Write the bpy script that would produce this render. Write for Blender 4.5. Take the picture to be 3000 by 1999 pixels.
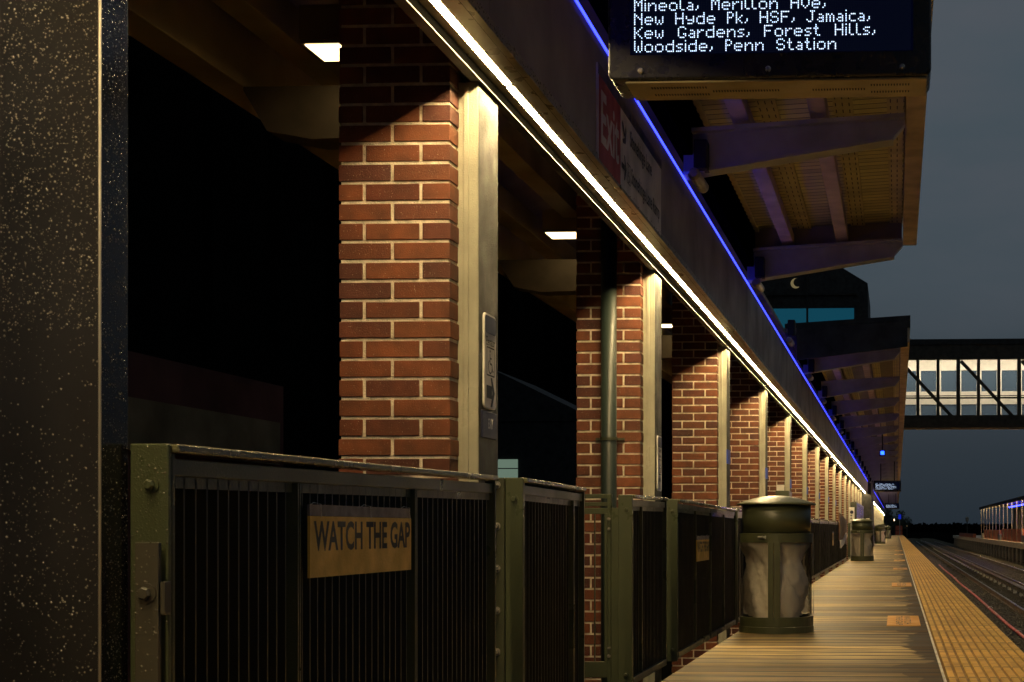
import bpy, math, random
from mathutils import Vector, Matrix
R = random.Random(7)
for o in list(bpy.data.objects): bpy.data.objects.remove(o)
S = bpy.context.scene
COL = S.collection
# ------------------------------------------------------------------ camera
cam = bpy.data.cameras.new('camera'); co = bpy.data.objects.new('camera', cam); COL.objects.link(co)
co.location = (0, 0, .8); co.rotation_euler = (math.pi/2, 0, math.radians(3))
cam.sensor_width = 36; cam.lens = 4400/3000*36
cam.shift_x = -.2988; cam.shift_y = .1835
cam.clip_start = .05; cam.clip_end = 4000
cam.dof.use_dof = True; cam.dof.focus_distance = 11; cam.dof.aperture_fstop = 22
S.camera = co
# ------------------------------------------------------------------ night sky
W = bpy.data.worlds.new('World'); S.world = W; W.use_nodes = True
nt = W.node_tree; bg = nt.nodes['Background']
tc = nt.nodes.new('ShaderNodeTexCoord'); sx = nt.nodes.new('ShaderNodeSeparateXYZ')
rp = nt.nodes.new('ShaderNodeValToRGB'); nz = nt.nodes.new('ShaderNodeTexNoise')
mp = nt.nodes.new('ShaderNodeMapping'); mp.inputs['Scale'].default_value = (3, 3, 9)
r2 = nt.nodes.new('ShaderNodeValToRGB'); mx = nt.nodes.new('ShaderNodeMixRGB')
nt.links.new(tc.outputs['Generated'], sx.inputs[0]); nt.links.new(sx.outputs['Z'], rp.inputs[0])
e = rp.color_ramp.elements
e[0].position = 0.0; e[0].color = (.0155, .0225, .0305, 1)
e[1].position = .34; e[1].color = (.054, .073, .088, 1)
k = e.new(.06); k.color = (.025, .033, .041, 1)
k = e.new(.16); k.color = (.044, .060, .073, 1)
nt.links.new(tc.outputs['Generated'], mp.inputs[0]); nt.links.new(mp.outputs[0], nz.inputs['Vector'])
nz.inputs['Scale'].default_value = 1.6; nz.inputs['Detail'].default_value = 5
r2.color_ramp.elements[0].position = .48; r2.color_ramp.elements[0].color = (0, 0, 0, 1)
r2.color_ramp.elements[1].position = .78; r2.color_ramp.elements[1].color = (.6, .6, .6, 1)
nt.links.new(nz.outputs[0], r2.inputs[0]); zr = nt.nodes.new('ShaderNodeMapRange'); zr.inputs[1].default_value = .05; zr.inputs[2].default_value = .22
nt.links.new(sx.outputs['Z'], zr.inputs[0]); mm = nt.nodes.new('ShaderNodeMath'); mm.operation = 'MULTIPLY'
nt.links.new(r2.outputs[0], mm.inputs[0]); nt.links.new(zr.outputs[0], mm.inputs[1]); nt.links.new(mm.outputs[0], mx.inputs[0])
nt.links.new(rp.outputs[0], mx.inputs[1]); mx.inputs[2].default_value = (.078, .080, .094, 1)
nt.links.new(mx.outputs[0], bg.inputs[0]); bg.inputs[1].default_value = 1.15
S.view_settings.view_transform = 'Standard'; S.view_settings.look = 'None'
S.view_settings.exposure = 0; S.view_settings.gamma = 1
S.cycles.use_denoising = True
S.cycles.max_bounces = 6; S.cycles.diffuse_bounces = 4; S.cycles.glossy_bounces = 3
S.cycles.transparent_max_bounces = 12; S.cycles.sample_clamp_indirect = 4
S.cycles.caustics_reflective = False; S.cycles.caustics_refractive = False

# ------------------------------------------------------------------ materials
def nodes(name):
    m = bpy.data.materials.new(name); m.use_nodes = True
    return m, m.node_tree, m.node_tree.nodes['Principled BSDF']
def N(t, typ, **kw):
    n = t.nodes.new(typ)
    for k, v in kw.items():
        if k in n.inputs: n.inputs[k].default_value = v
        else: setattr(n, k, v)
    return n
def math_(t, op, a, b=None, c=None):
    n = t.nodes.new('ShaderNodeMath'); n.operation = op
    for i, v in enumerate((a, b, c)):
        if v is None: continue
        if isinstance(v, (int, float)): n.inputs[i].default_value = v
        else: t.links.new(v, n.inputs[i])
    return n.outputs[0]
def paint(name, col, rough=.5, metal=0, var=.25, scale=6, bump=0, bscale=60, spec=.5, drops=0, dscale=90, coat=0):
    m, t, b = nodes(name)
    tcn = N(t, 'ShaderNodeTexCoord')
    nn = N(t, 'ShaderNodeTexNoise', Scale=scale, Detail=6); t.links.new(tcn.outputs['Object'], nn.inputs['Vector'])
    mr = N(t, 'ShaderNodeMapRange'); t.links.new(nn.outputs[0], mr.inputs[0])
    mr.inputs[1].default_value = .3; mr.inputs[2].default_value = .7
    mr.inputs[3].default_value = 1-var; mr.inputs[4].default_value = 1+var
    mc = N(t, 'ShaderNodeMixRGB', blend_type='MULTIPLY'); mc.inputs[0].default_value = 1
    mc.inputs[1].default_value = (*col, 1); t.links.new(mr.outputs[0], mc.inputs[2])
    t.links.new(mc.outputs[0], b.inputs['Base Color'])
    mr2 = N(t, 'ShaderNodeMapRange'); t.links.new(nn.outputs[0], mr2.inputs[0])
    mr2.inputs[1].default_value = .3; mr2.inputs[2].default_value = .7
    mr2.inputs[3].default_value = min(1, rough*1.25); mr2.inputs[4].default_value = rough*.75
    t.links.new(mr2.outputs[0], b.inputs['Roughness'])
    b.inputs['Metallic'].default_value = metal; b.inputs['Specular IOR Level'].default_value = spec
    b.inputs['Coat Weight'].default_value = coat
    h = None
    if bump:
        n2 = N(t, 'ShaderNodeTexNoise', Scale=bscale, Detail=3); t.links.new(tcn.outputs['Object'], n2.inputs['Vector'])
        h = math_(t, 'MULTIPLY', n2.outputs[0], bump)
    if drops:
        v = N(t, 'ShaderNodeTexVoronoi', Scale=dscale); t.links.new(tcn.outputs['Object'], v.inputs['Vector'])
        d = N(t, 'ShaderNodeMapRange'); t.links.new(v.outputs['Distance'], d.inputs[0])
        d.inputs[1].default_value = .1; d.inputs[2].default_value = .42; d.inputs[3].default_value = drops; d.inputs[4].default_value = 0
        h = d.outputs[0] if h is None else math_(t, 'ADD', h, d.outputs[0])
    if h is not None:
        bp = N(t, 'ShaderNodeBump', Strength=.6, Distance=.01); t.links.new(h, bp.inputs['Height'])
        t.links.new(bp.outputs[0], b.inputs['Normal'])
    return m
def glow(name, col, st):
    m = bpy.data.materials.new(name); m.use_nodes = True; t = m.node_tree
    t.nodes.remove(t.nodes['Principled BSDF'])
    em = N(t, 'ShaderNodeEmission'); em.inputs[0].default_value = (*col, 1); em.inputs[1].default_value = st
    t.links.new(em.outputs[0], t.nodes['Material Output'].inputs[0])
    return m
def brick_mat():
    m, t, b = nodes('fired clay')
    g = N(t, 'ShaderNodeNewGeometry'); tcn = N(t, 'ShaderNodeTexCoord')
    r = N(t, 'ShaderNodeValToRGB'); e = r.color_ramp.elements
    e[0].color = (.140, .030, .011, 1); e[1].color = (.215, .062, .020, 1)
    k = e.new(.15); k.color = (.105, .028, .017, 1); k = e.new(.5); k.color = (.170, .044, .015, 1)
    t.links.new(g.outputs['Random Per Island'], r.inputs[0])
    oi = N(t, 'ShaderNodeObjectInfo'); va = N(t, 'ShaderNodeVectorMath', operation='ADD')
    cmb = N(t, 'ShaderNodeCombineXYZ'); t.links.new(math_(t, 'MULTIPLY', oi.outputs['Random'], 37.), cmb.inputs[0]); t.links.new(tcn.outputs['Object'], va.inputs[0]); t.links.new(cmb.outputs[0], va.inputs[1])
    n0 = N(t, 'ShaderNodeTexNoise', Scale=2.6, Detail=4); t.links.new(va.outputs[0], n0.inputs['Vector'])
    st = N(t, 'ShaderNodeMapRange'); t.links.new(n0.outputs[0], st.inputs[0]); st.inputs[1].default_value = .35; st.inputs[2].default_value = .62; st.inputs[3].default_value = .62; st.inputs[4].default_value = 1.08
    n1 = N(t, 'ShaderNodeTexNoise', Scale=14, Detail=8); t.links.new(va.outputs[0], n1.inputs['Vector'])
    n2 = N(t, 'ShaderNodeTexNoise', Scale=260, Detail=2); t.links.new(tcn.outputs['Object'], n2.inputs['Vector'])
    mr = N(t, 'ShaderNodeMapRange'); t.links.new(n1.outputs[0], mr.inputs[0])
    mr.inputs[1].default_value = .3; mr.inputs[2].default_value = .7; mr.inputs[3].default_value = .66; mr.inputs[4].default_value = 1.25
    mc = N(t, 'ShaderNodeMixRGB', blend_type='MULTIPLY'); mc.inputs[0].default_value = 1
    t.links.new(r.outputs[0], mc.inputs[1]); t.links.new(math_(t, 'MULTIPLY', mr.outputs[0], st.outputs[0]), mc.inputs[2])
    sp = N(t, 'ShaderNodeMapRange'); t.links.new(n2.outputs[0], sp.inputs[0])
    sp.inputs[1].default_value = .69; sp.inputs[2].default_value = .73
    mk = N(t, 'ShaderNodeMixRGB'); t.links.new(sp.outputs[0], mk.inputs[0])
    t.links.new(mc.outputs[0], mk.inputs[1]); mk.inputs[2].default_value = (.55, .42, .32, 1)  # pale specks paint the sparkle of water droplets onto the clay
    t.links.new(mk.outputs[0], b.inputs['Base Color']); b.inputs['Roughness'].default_value = .62
    bp = N(t, 'ShaderNodeBump', Strength=.5, Distance=.004)
    ad = math_(t, 'ADD', n1.outputs[0], n2.outputs[0]); t.links.new(ad, bp.inputs['Height'])
    t.links.new(bp.outputs[0], b.inputs['Normal'])
    return m
def deck_mat():
    m, t, b = nodes('wet deck boards')
    tcn = N(t, 'ShaderNodeTexCoord'); s = N(t, 'ShaderNodeSeparateXYZ'); t.links.new(tcn.outputs['Object'], s.inputs[0])
    X, Y = s.outputs['X'], s.outputs['Y']
    pw = .27
    q = math_(t, 'DIVIDE', Y, pw); fl = math_(t, 'FLOOR', q); fr = math_(t, 'FRACT', q)
    wn = N(t, 'ShaderNodeTexWhiteNoise', noise_dimensions='1D'); t.links.new(fl, wn.inputs['W'])
    rnd = wn.outputs['Value']
    cx = N(t, 'ShaderNodeCombineXYZ'); t.links.new(math_(t, 'MULTIPLY', X, .9), cx.inputs[0])
    t.links.new(math_(t, 'MULTIPLY', Y, 9), cx.inputs[1]); t.links.new(math_(t, 'MULTIPLY', fl, 3.7), cx.inputs[2])
    gr = N(t, 'ShaderNodeTexNoise', Scale=2.2, Detail=7, Roughness=.62); t.links.new(cx.outputs[0], gr.inputs['Vector'])
    r = N(t, 'ShaderNodeValToRGB'); e = r.color_ramp.elements
    e[0].position = .34; e[0].color = (.085, .062, .032, 1); e[1].position = .64; e[1].color = (.58, .43, .20, 1)
    t.links.new(gr.outputs[0], r.inputs[0])
    tone = math_(t, 'MULTIPLY_ADD', rnd, 1.1, .55)
    mc = N(t, 'ShaderNodeMixRGB', blend_type='MULTIPLY'); mc.inputs[0].default_value = 1
    t.links.new(r.outputs[0], mc.inputs[1]); t.links.new(tone, mc.inputs[2])
    # soaked boards beside the edge strip: the wet patch ends differently on every board
    n3 = N(t, 'ShaderNodeTexNoise', Scale=.9, Detail=3); cy = N(t, 'ShaderNodeCombineXYZ'); t.links.new(Y, cy.inputs[1]); t.links.new(cy.outputs[0], n3.inputs['Vector'])
    n4 = N(t, 'ShaderNodeTexNoise', Scale=.55, Detail=2); cz = N(t, 'ShaderNodeCombineXYZ', Z=9.0); t.links.new(Y, cz.inputs[1]); t.links.new(cz.outputs[0], n4.inputs['Vector'])
    n5 = N(t, 'ShaderNodeTexNoise', Scale=1, Detail=3); c5 = N(t, 'ShaderNodeCombineXYZ'); t.links.new(math_(t, 'MULTIPLY', fl, 3.17), c5.inputs[1]); t.links.new(math_(t, 'MULTIPLY', X, 2.), c5.inputs[0]); t.links.new(c5.outputs[0], n5.inputs['Vector'])
    edge = math_(t, 'SUBTRACT', .17, math_(t, 'MULTIPLY', math_(t, 'SUBTRACT', n3.outputs[0], .40), .75))
    edge = math_(t, 'SUBTRACT', edge, math_(t, 'MULTIPLY', math_(t, 'SUBTRACT', n5.outputs[0], .5), .45))
    wet = N(t, 'ShaderNodeMapRange'); t.links.new(math_(t, 'SUBTRACT', X, edge), wet.inputs[0])
    wet.inputs[1].default_value = -.01; wet.inputs[2].default_value = .02
    band = N(t, 'ShaderNodeMapRange'); t.links.new(n4.outputs[0], band.inputs[0])
    band.inputs[1].default_value = .52; band.inputs[2].default_value = .56
    bandr = math_(t, 'MULTIPLY', band.outputs[0], .75)
    soak = math_(t, 'MAXIMUM', wet.outputs[0], bandr)
    dk = N(t, 'ShaderNodeMixRGB', blend_type='MULTIPLY'); t.links.new(soak, dk.inputs[0])
    t.links.new(mc.outputs[0], dk.inputs[1]); dk.inputs[2].default_value = (.17, .135, .085, 1)
    n6 = N(t, 'ShaderNodeTexNoise', Scale=1, Detail=8, Roughness=.82); c6 = N(t, 'ShaderNodeCombineXYZ', Z=4.0); t.links.new(math_(t, 'MULTIPLY', Y, .55), c6.inputs[1]); t.links.new(math_(t, 'MULTIPLY', X, .035), c6.inputs[0]); t.links.new(c6.outputs[0], n6.inputs['Vector'])
    sk = N(t, 'ShaderNodeMapRange'); t.links.new(n6.outputs[0], sk.inputs[0]); sk.inputs[1].default_value = .49; sk.inputs[2].default_value = .57
    soak = math_(t, 'MAXIMUM', soak, math_(t, 'MULTIPLY', sk.outputs[0], .95)); t.links.new(soak, dk.inputs[0])
    gap = math_(t, 'LESS_THAN', fr, .18)
    gp = N(t, 'ShaderNodeMixRGB'); t.links.new(gap, gp.inputs[0]); t.links.new(dk.outputs[0], gp.inputs[1]); gp.inputs[2].default_value = (.012, .009, .005, 1)
    t.links.new(gp.outputs[0], b.inputs['Base Color'])
    ro = math_(t, 'MULTIPLY_ADD', gr.outputs[0], .45, .30)
    ro = math_(t, 'MULTIPLY_ADD', rnd, .14, ro)
    ro = math_(t, 'SUBTRACT', ro, math_(t, 'MULTIPLY', soak, .03))
    t.links.new(ro, b.inputs['Roughness']); b.inputs['Specular IOR Level'].default_value = .17
    hh = math_(t, 'ADD', math_(t, 'MULTIPLY', gr.outputs[0], .5), math_(t, 'MULTIPLY', math_(t, 'SUBTRACT', 1, gap), .6))
    hh = math_(t, 'ADD', hh, math_(t, 'MULTIPLY', math_(t, 'MULTIPLY', math_(t, 'SUBTRACT', rnd, .5), fr), 2.2))
    bp = N(t, 'ShaderNodeBump', Strength=.5, Distance=.006); t.links.new(hh, bp.inputs['Height']); t.links.new(bp.outputs[0], b.inputs['Normal'])
    return m
def tactile_mat():
    m, t, b = nodes('yellow tactile rubber')
    tcn = N(t, 'ShaderNodeTexCoord'); s = N(t, 'ShaderNodeSeparateXYZ'); t.links.new(tcn.outputs['Object'], s.inputs[0])
    Y = s.outputs['Y']
    n1 = N(t, 'ShaderNodeTexNoise', Scale=5, Detail=8); t.links.new(tcn.outputs['Object'], n1.inputs['Vector'])
    q = math_(t, 'DIVIDE', Y, .61); fl = math_(t, 'FLOOR', q); fr = math_(t, 'FRACT', q)
    wn = N(t, 'ShaderNodeTexWhiteNoise', noise_dimensions='1D'); t.links.new(fl, wn.inputs['W'])
    r = N(t, 'ShaderNodeValToRGB'); e = r.color_ramp.elements
    e[0].position = .3; e[0].color = (.50, .27, .05, 1); e[1].position = .62; e[1].color = (.78, .49, .11, 1)
    t.links.new(n1.outputs[0], r.inputs[0])
    mc = N(t, 'ShaderNodeMixRGB', blend_type='MULTIPLY'); mc.inputs[0].default_value = 1
    t.links.new(r.outputs[0], mc.inputs[1]); t.links.new(math_(t, 'MULTIPLY_ADD', wn.outputs['Value'], .22, .86), mc.inputs[2])
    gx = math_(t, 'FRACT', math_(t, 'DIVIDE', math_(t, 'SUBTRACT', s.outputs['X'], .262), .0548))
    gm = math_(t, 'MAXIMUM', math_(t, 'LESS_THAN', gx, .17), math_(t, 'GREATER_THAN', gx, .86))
    gd = N(t, 'ShaderNodeMixRGB', blend_type='MULTIPLY'); t.links.new(math_(t, 'MULTIPLY', gm, .8), gd.inputs[0]); t.links.new(mc.outputs[0], gd.inputs[1]); gd.inputs[2].default_value = (.34, .26, .18, 1); mc = gd  # groove shade painted in: yellow darkened between the ribs
    gap = math_(t, 'LESS_THAN', fr, .04)
    gp = N(t, 'ShaderNodeMixRGB'); t.links.new(gap, gp.inputs[0]); t.links.new(mc.outputs[0], gp.inputs[1]); gp.inputs[2].default_value = (.09, .05, .015, 1)
    t.links.new(gp.outputs[0], b.inputs['Base Color']); b.inputs['Roughness'].default_value = .5
    rib = math_(t, 'SINE', math_(t, 'MULTIPLY', Y, 6.283/.03))
    bp = N(t, 'ShaderNodeBump', Strength=.35, Distance=.003); t.links.new(math_(t, 'ADD', rib, n1.outputs[0]), bp.inputs['Height'])
    t.links.new(bp.outputs[0], b.inputs['Normal'])
    return m
def soffit_mat(name, col, axis, pitch, dash=False):
    m, t, b = nodes(name)
    tcn = N(t, 'ShaderNodeTexCoord'); s = N(t, 'ShaderNodeSeparateXYZ'); t.links.new(tcn.outputs['Object'], s.inputs[0])
    q = math_(t, 'DIVIDE', s.outputs[axis], pitch); fl = math_(t, 'FLOOR', q); fr = math_(t, 'FRACT', q)
    wn = N(t, 'ShaderNodeTexWhiteNoise', noise_dimensions='1D'); t.links.new(fl, wn.inputs['W'])
    ln = math_(t, 'LESS_THAN', fr, .5 if dash else .1)
    if dash:
        q2 = math_(t, 'FRACT', math_(t, 'DIVIDE', s.outputs['X'], .042)); ln = math_(t, 'MULTIPLY', ln, math_(t, 'LESS_THAN', q2, .16))
    n1 = N(t, 'ShaderNodeTexNoise', Scale=4, Detail=5); t.links.new(tcn.outputs['Object'], n1.inputs['Vector'])
    mc = N(t, 'ShaderNodeMixRGB', blend_type='MULTIPLY'); mc.inputs[0].default_value = 1; mc.inputs[1].default_value = (*col, 1)
    t.links.new(math_(t, 'ADD', math_(t, 'MULTIPLY_ADD', wn.outputs['Value'], .25, .55), math_(t, 'MULTIPLY', n1.outputs[0], .5)), mc.inputs[2])
    gp = N(t, 'ShaderNodeMixRGB'); t.links.new(ln, gp.inputs[0]); t.links.new(mc.outputs[0], gp.inputs[1]); gp.inputs[2].default_value = (.03, .022, .015, 1)
    t.links.new(gp.outputs[0], b.inputs['Base Color']); b.inputs['Roughness'].default_value = .55
    bp = N(t, 'ShaderNodeBump', Strength=.6, Distance=.006); t.links.new(math_(t, 'SUBTRACT', 1, ln), bp.inputs['Height']); t.links.new(bp.outputs[0], b.inputs['Normal'])
    return m
def clear_mat(name, tint, gl=.12, rough=.05):
    m = bpy.data.materials.new(name); m.use_nodes = True; t = m.node_tree
    t.nodes.remove(t.nodes['Principled BSDF'])
    a = N(t, 'ShaderNodeBsdfTransparent'); a.inputs[0].default_value = (*tint, 1)
    g = N(t, 'ShaderNodeBsdfGlossy'); g.inputs['Roughness'].default_value = rough
    x = N(t, 'ShaderNodeMixShader'); fr = N(t, 'ShaderNodeFresnel', IOR=1.35)
    t.links.new(math_(t, 'MULTIPLY_ADD', fr.outputs[0], .8, gl), x.inputs[0])
    t.links.new(a.outputs[0], x.inputs[1]); t.links.new(g.outputs[0], x.inputs[2])
    t.links.new(x.outputs[0], t.nodes['Material Output'].inputs[0])
    return m
def bag_mat():
    m = bpy.data.materials.new('thin white plastic bag'); m.use_nodes = True; t = m.node_tree
    b = t.nodes['Principled BSDF']; b.inputs['Base Color'].default_value = (.92, .85, .75, 1); b.inputs['Roughness'].default_value = .26
    tcn = N(t, 'ShaderNodeTexCoord'); mpp = N(t, 'ShaderNodeMapping'); mpp.inputs['Scale'].default_value = (1, 1, .35)
    t.links.new(tcn.outputs['Object'], mpp.inputs[0])
    n1 = N(t, 'ShaderNodeTexNoise', Scale=17, Detail=5, Distortion=1.2); t.links.new(mpp.outputs[0], n1.inputs['Vector'])
    bp = N(t, 'ShaderNodeBump', Strength=.55, Distance=.025); t.links.new(n1.outputs[0], bp.inputs['Height']); t.links.new(bp.outputs[0], b.inputs['Normal'])
    tl = N(t, 'ShaderNodeBsdfTranslucent'); tl.inputs[0].default_value = (.8, .7, .58, 1)
    x = N(t, 'ShaderNodeMixShader'); x.inputs[0].default_value = .3
    t.links.new(b.outputs[0], x.inputs[1]); t.links.new(tl.outputs[0], x.inputs[2])
    tr = N(t, 'ShaderNodeBsdfTransparent'); y = N(t, 'ShaderNodeMixShader'); y.inputs[0].default_value = .07
    t.links.new(x.outputs[0], y.inputs[1]); t.links.new(tr.outputs[0], y.inputs[2])
    t.links.new(y.outputs[0], t.nodes['Material Output'].inputs[0])
    return m
WARM = (1, .74, .35)
M = {}
M['brick'] = brick_mat()
M['mortar'] = paint('mortar', (.78, .68, .54), .85, var=.3, scale=30, bump=.8, bscale=180)
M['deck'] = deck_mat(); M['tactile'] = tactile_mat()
M['white'] = paint('cream column paint', (.40, .385, .30), .32, var=.22, scale=5, bump=.15, bscale=40, drops=.12, dscale=150)
M['olive'] = paint('olive green railing paint', (.054, .064, .033), .32, var=.16, scale=4, bump=.06, bscale=200, drops=.06, dscale=210)
M['olive_dark'] = paint('dark green railing paint', (.045, .05, .028), .35, var=.3, scale=9, bump=.1, bscale=160)
M['picket'] = paint('blackened picket paint', (.016, .017, .011), .42, var=.3)
M['bin'] = paint('olive bin paint', (.050, .054, .026), .38, var=.2, scale=5, bump=.08, bscale=90)
M['steel'] = paint('galvanised bolt', (.42, .40, .35), .3, .7, var=.3, scale=60)
M['trough'] = paint('aluminium light trough', (.26, .23, .17), .33, .3, var=.2, scale=8)
M['fascia'] = paint('grey fascia panel', (.28, .25, .25), .55, var=.25, scale=2.2, bump=.1, bscale=30)
M['beam'] = paint('beam paint', (.50, .52, .58), .5, var=.22, scale=4, bump=.1, bscale=60)
M['purlin'] = paint('purlin paint', (.82, .68, .64), .5, var=.2, scale=5)
M['edgeboard'] = paint('canopy edge board', (.66, .52, .35), .5, var=.25, scale=5)
M['roofing'] = paint('dark roofing', (.02, .02, .02), .7)
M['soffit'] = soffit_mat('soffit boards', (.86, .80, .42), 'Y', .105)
M['vent'] = soffit_mat('slotted soffit vent', (.78, .70, .36), 'Y', .15, True)
M['inner'] = paint('inner soffit', (.30, .24, .12), .6, var=.3, scale=2)
M['polewet'] = paint('wet bronze cladding', (.048, .044, .044), .20, .5, var=.25, scale=3, bump=.05, bscale=14)
M['seam'] = paint('pale panel seam', (.42, .38, .32), .35, .4)
M['drop'] = paint('raindrop', (.15, .138, .11), .12, .0, var=.6, scale=40, spec=1, coat=1)
M['black'] = paint('black gloss casing', (.012, .012, .013), .28, var=.3, scale=20, bump=.05, bscale=80)
M['matte'] = paint('matte black', (.012, .012, .012), .7)
M['casing'] = paint('board underside', (.36, .29, .16), .42, var=.25, scale=6)
M['pipe'] = paint('dark green downpipe', (.022, .034, .030), .42, var=.2, scale=3)
M['red'] = paint('sign red', (.42, .028, .02), .4); M['signwhite'] = paint('sign white', (.80, .75, .70), .4)
M['navy'] = paint('sign navy', (.02, .022, .055), .35); M['ink'] = paint('sign black', (.01, .01, .01), .5)
M['yellow'] = paint('sign yellow', (.72, .45, .085), .5, var=.22, scale=12, bump=.2, bscale=150)
M['orange'] = paint('plate yellow', (.62, .30, .045), .5, var=.1)
M['greyvinyl'] = paint('grey sign strip', (.16, .145, .16), .5, var=.2, scale=30)
M['ledwarm'] = glow('warm led light', (1, .73, .345), 195)
M['down'] = glow('downlight lens', (1, .74, .36), 5)
M['ledblue'] = glow('blue led light', (.026, .036, 1), 6.5)
M['dot'] = glow('led dots', (.60, .74, 1), 2.2)
M['dimdot'] = glow('idle led dots', (.10, .13, .17), .10)
M['screen'] = glow('screen glow', (.04, .13, 1), .006)
M['bluespot'] = glow('blue spot lamp', (.012, .055, 1), 9)
M['concrete'] = paint('concrete', (.30, .27, .23), .8, var=.3, scale=2, bump=.6, bscale=12)
M['ballast'] = paint('ballast', (.075, .062, .038), .95, var=.5, scale=7, bump=2.5, bscale=22, spec=.05)
M['stone'] = paint('ballast stone', (.13, .115, .09), .7, var=.5, scale=20)
M['ground'] = paint('dark earth', (.005, .005, .004), .9, spec=0, var=.4, scale=.3)
M['rust'] = paint('rail steel', (.12, .07, .04), .6, 0, var=.3, scale=4)
M['railtop'] = paint('worn rail head', (.26, .23, .20), .3, .9, var=.15)
M['sleeper'] = paint('sleeper', (.12, .10, .08), .8, var=.4, scale=6)
M['redcable'] = paint('red cable', (.50, .012, .015), .45)
M['tie'] = paint('white cable tie', (.7, .68, .62), .4)
M['darkwall'] = paint('dark cladding', (.10, .045, .038), .7, spec=0, var=.4, scale=1)
M['paleband'] = paint('pale wall band', (.15, .11, .06), .8, spec=.1, var=.3, scale=2)
M['bridge'] = paint('bridge steel', (.045, .036, .022), .6, var=.3)
M['bridgewall'] = paint('bridge inner wall', (.78, .72, .62), .6, var=.06)
M['leaf'] = paint('leaves', (.03, .04, .016), .7, var=.4); M['bark'] = paint('bark', (.06, .045, .03), .9)
M['tan'] = paint('brown board', (.22, .12, .05), .6)
M['sideplate'] = paint('dark column side', (.034, .031, .023), .55, 0, var=.3, scale=9, bump=.3, bscale=120, drops=.3, dscale=170)
M['bridgelamp'] = glow('bridge lamp', (1, .88, .66), 38); M['teal'] = glow('teal lit glass', (.03, .30, .48), .17)
M['moon'] = glow('crescent glow', (1, .78, .36), .16); M['winlit'] = glow('far lit window', (.55, .8, .6), .22)
M['ledwarm_far'] = glow('far warm lamp', (1, .70, .33), 75); M['screen_blue'] = glow('blue signal', (.02, .05, 1), .35)
M['baffle'] = paint('black baffle', (.0016, .0016, .0015), .95, spec=0, var=.1)
M['girder'] = paint('dark girder', (.018, .015, .013), .6, var=.25)
M['innerdark'] = paint('dark inner beam', (.075, .055, .030), .6)
M['plaqueblue'] = paint('plaque blue', (.008, .06, .55), .4, var=.05)
M['ledblue_far'] = glow('far blue lamp', (.012, .018, 1), 30)
M['barrier'] = paint('barrier orange', (.62, .13, .06), .6)
M['hinge'] = paint('grey brown hinge paint', (.062, .056, .042), .35, var=.15, scale=6)
M['railcap'] = paint('wet lamplit top rail paint', (.12, .118, .062), .24, var=.2, scale=12, bump=.08, bscale=150, spec=.9, drops=.08, dscale=160)  # wet olive lightened, lamp shine on the cap put into its colour
M['lampfar'] = glow('far street lamp', (1, .72, .40), 5)
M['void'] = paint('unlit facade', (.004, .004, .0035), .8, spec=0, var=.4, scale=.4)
M['darksoffit'] = soffit_mat('dark far soffit', (.20, .17, .17), 'Y', .105)  # same boards as the near soffit in a darker colour
def pane_mat():
    m = bpy.data.materials.new('reflecting glazing'); m.use_nodes = True; t = m.node_tree
    t.nodes.remove(t.nodes['Principled BSDF'])
    a = N(t, 'ShaderNodeBsdfTransparent'); d = N(t, 'ShaderNodeBsdfDiffuse'); d.inputs[0].default_value = (.20, .30, .42, 1)  # blue-grey diffuse mixed in to imitate interior light on the panes
    x = N(t, 'ShaderNodeMixShader'); x.inputs[0].default_value = .16
    t.links.new(a.outputs[0], x.inputs[1]); t.links.new(d.outputs[0], x.inputs[2]); t.links.new(x.outputs[0], t.nodes['Material Output'].inputs[0])
    return m
M['reflecting_pane'] = pane_mat()
M['clear'] = clear_mat('clear bin panel', (.98, .97, .94), .02, .08)
M['bag'] = bag_mat()
M['farbrick'] = paint('far red brick', (.50, .13, .05), .8, var=.3, scale=3)

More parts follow.
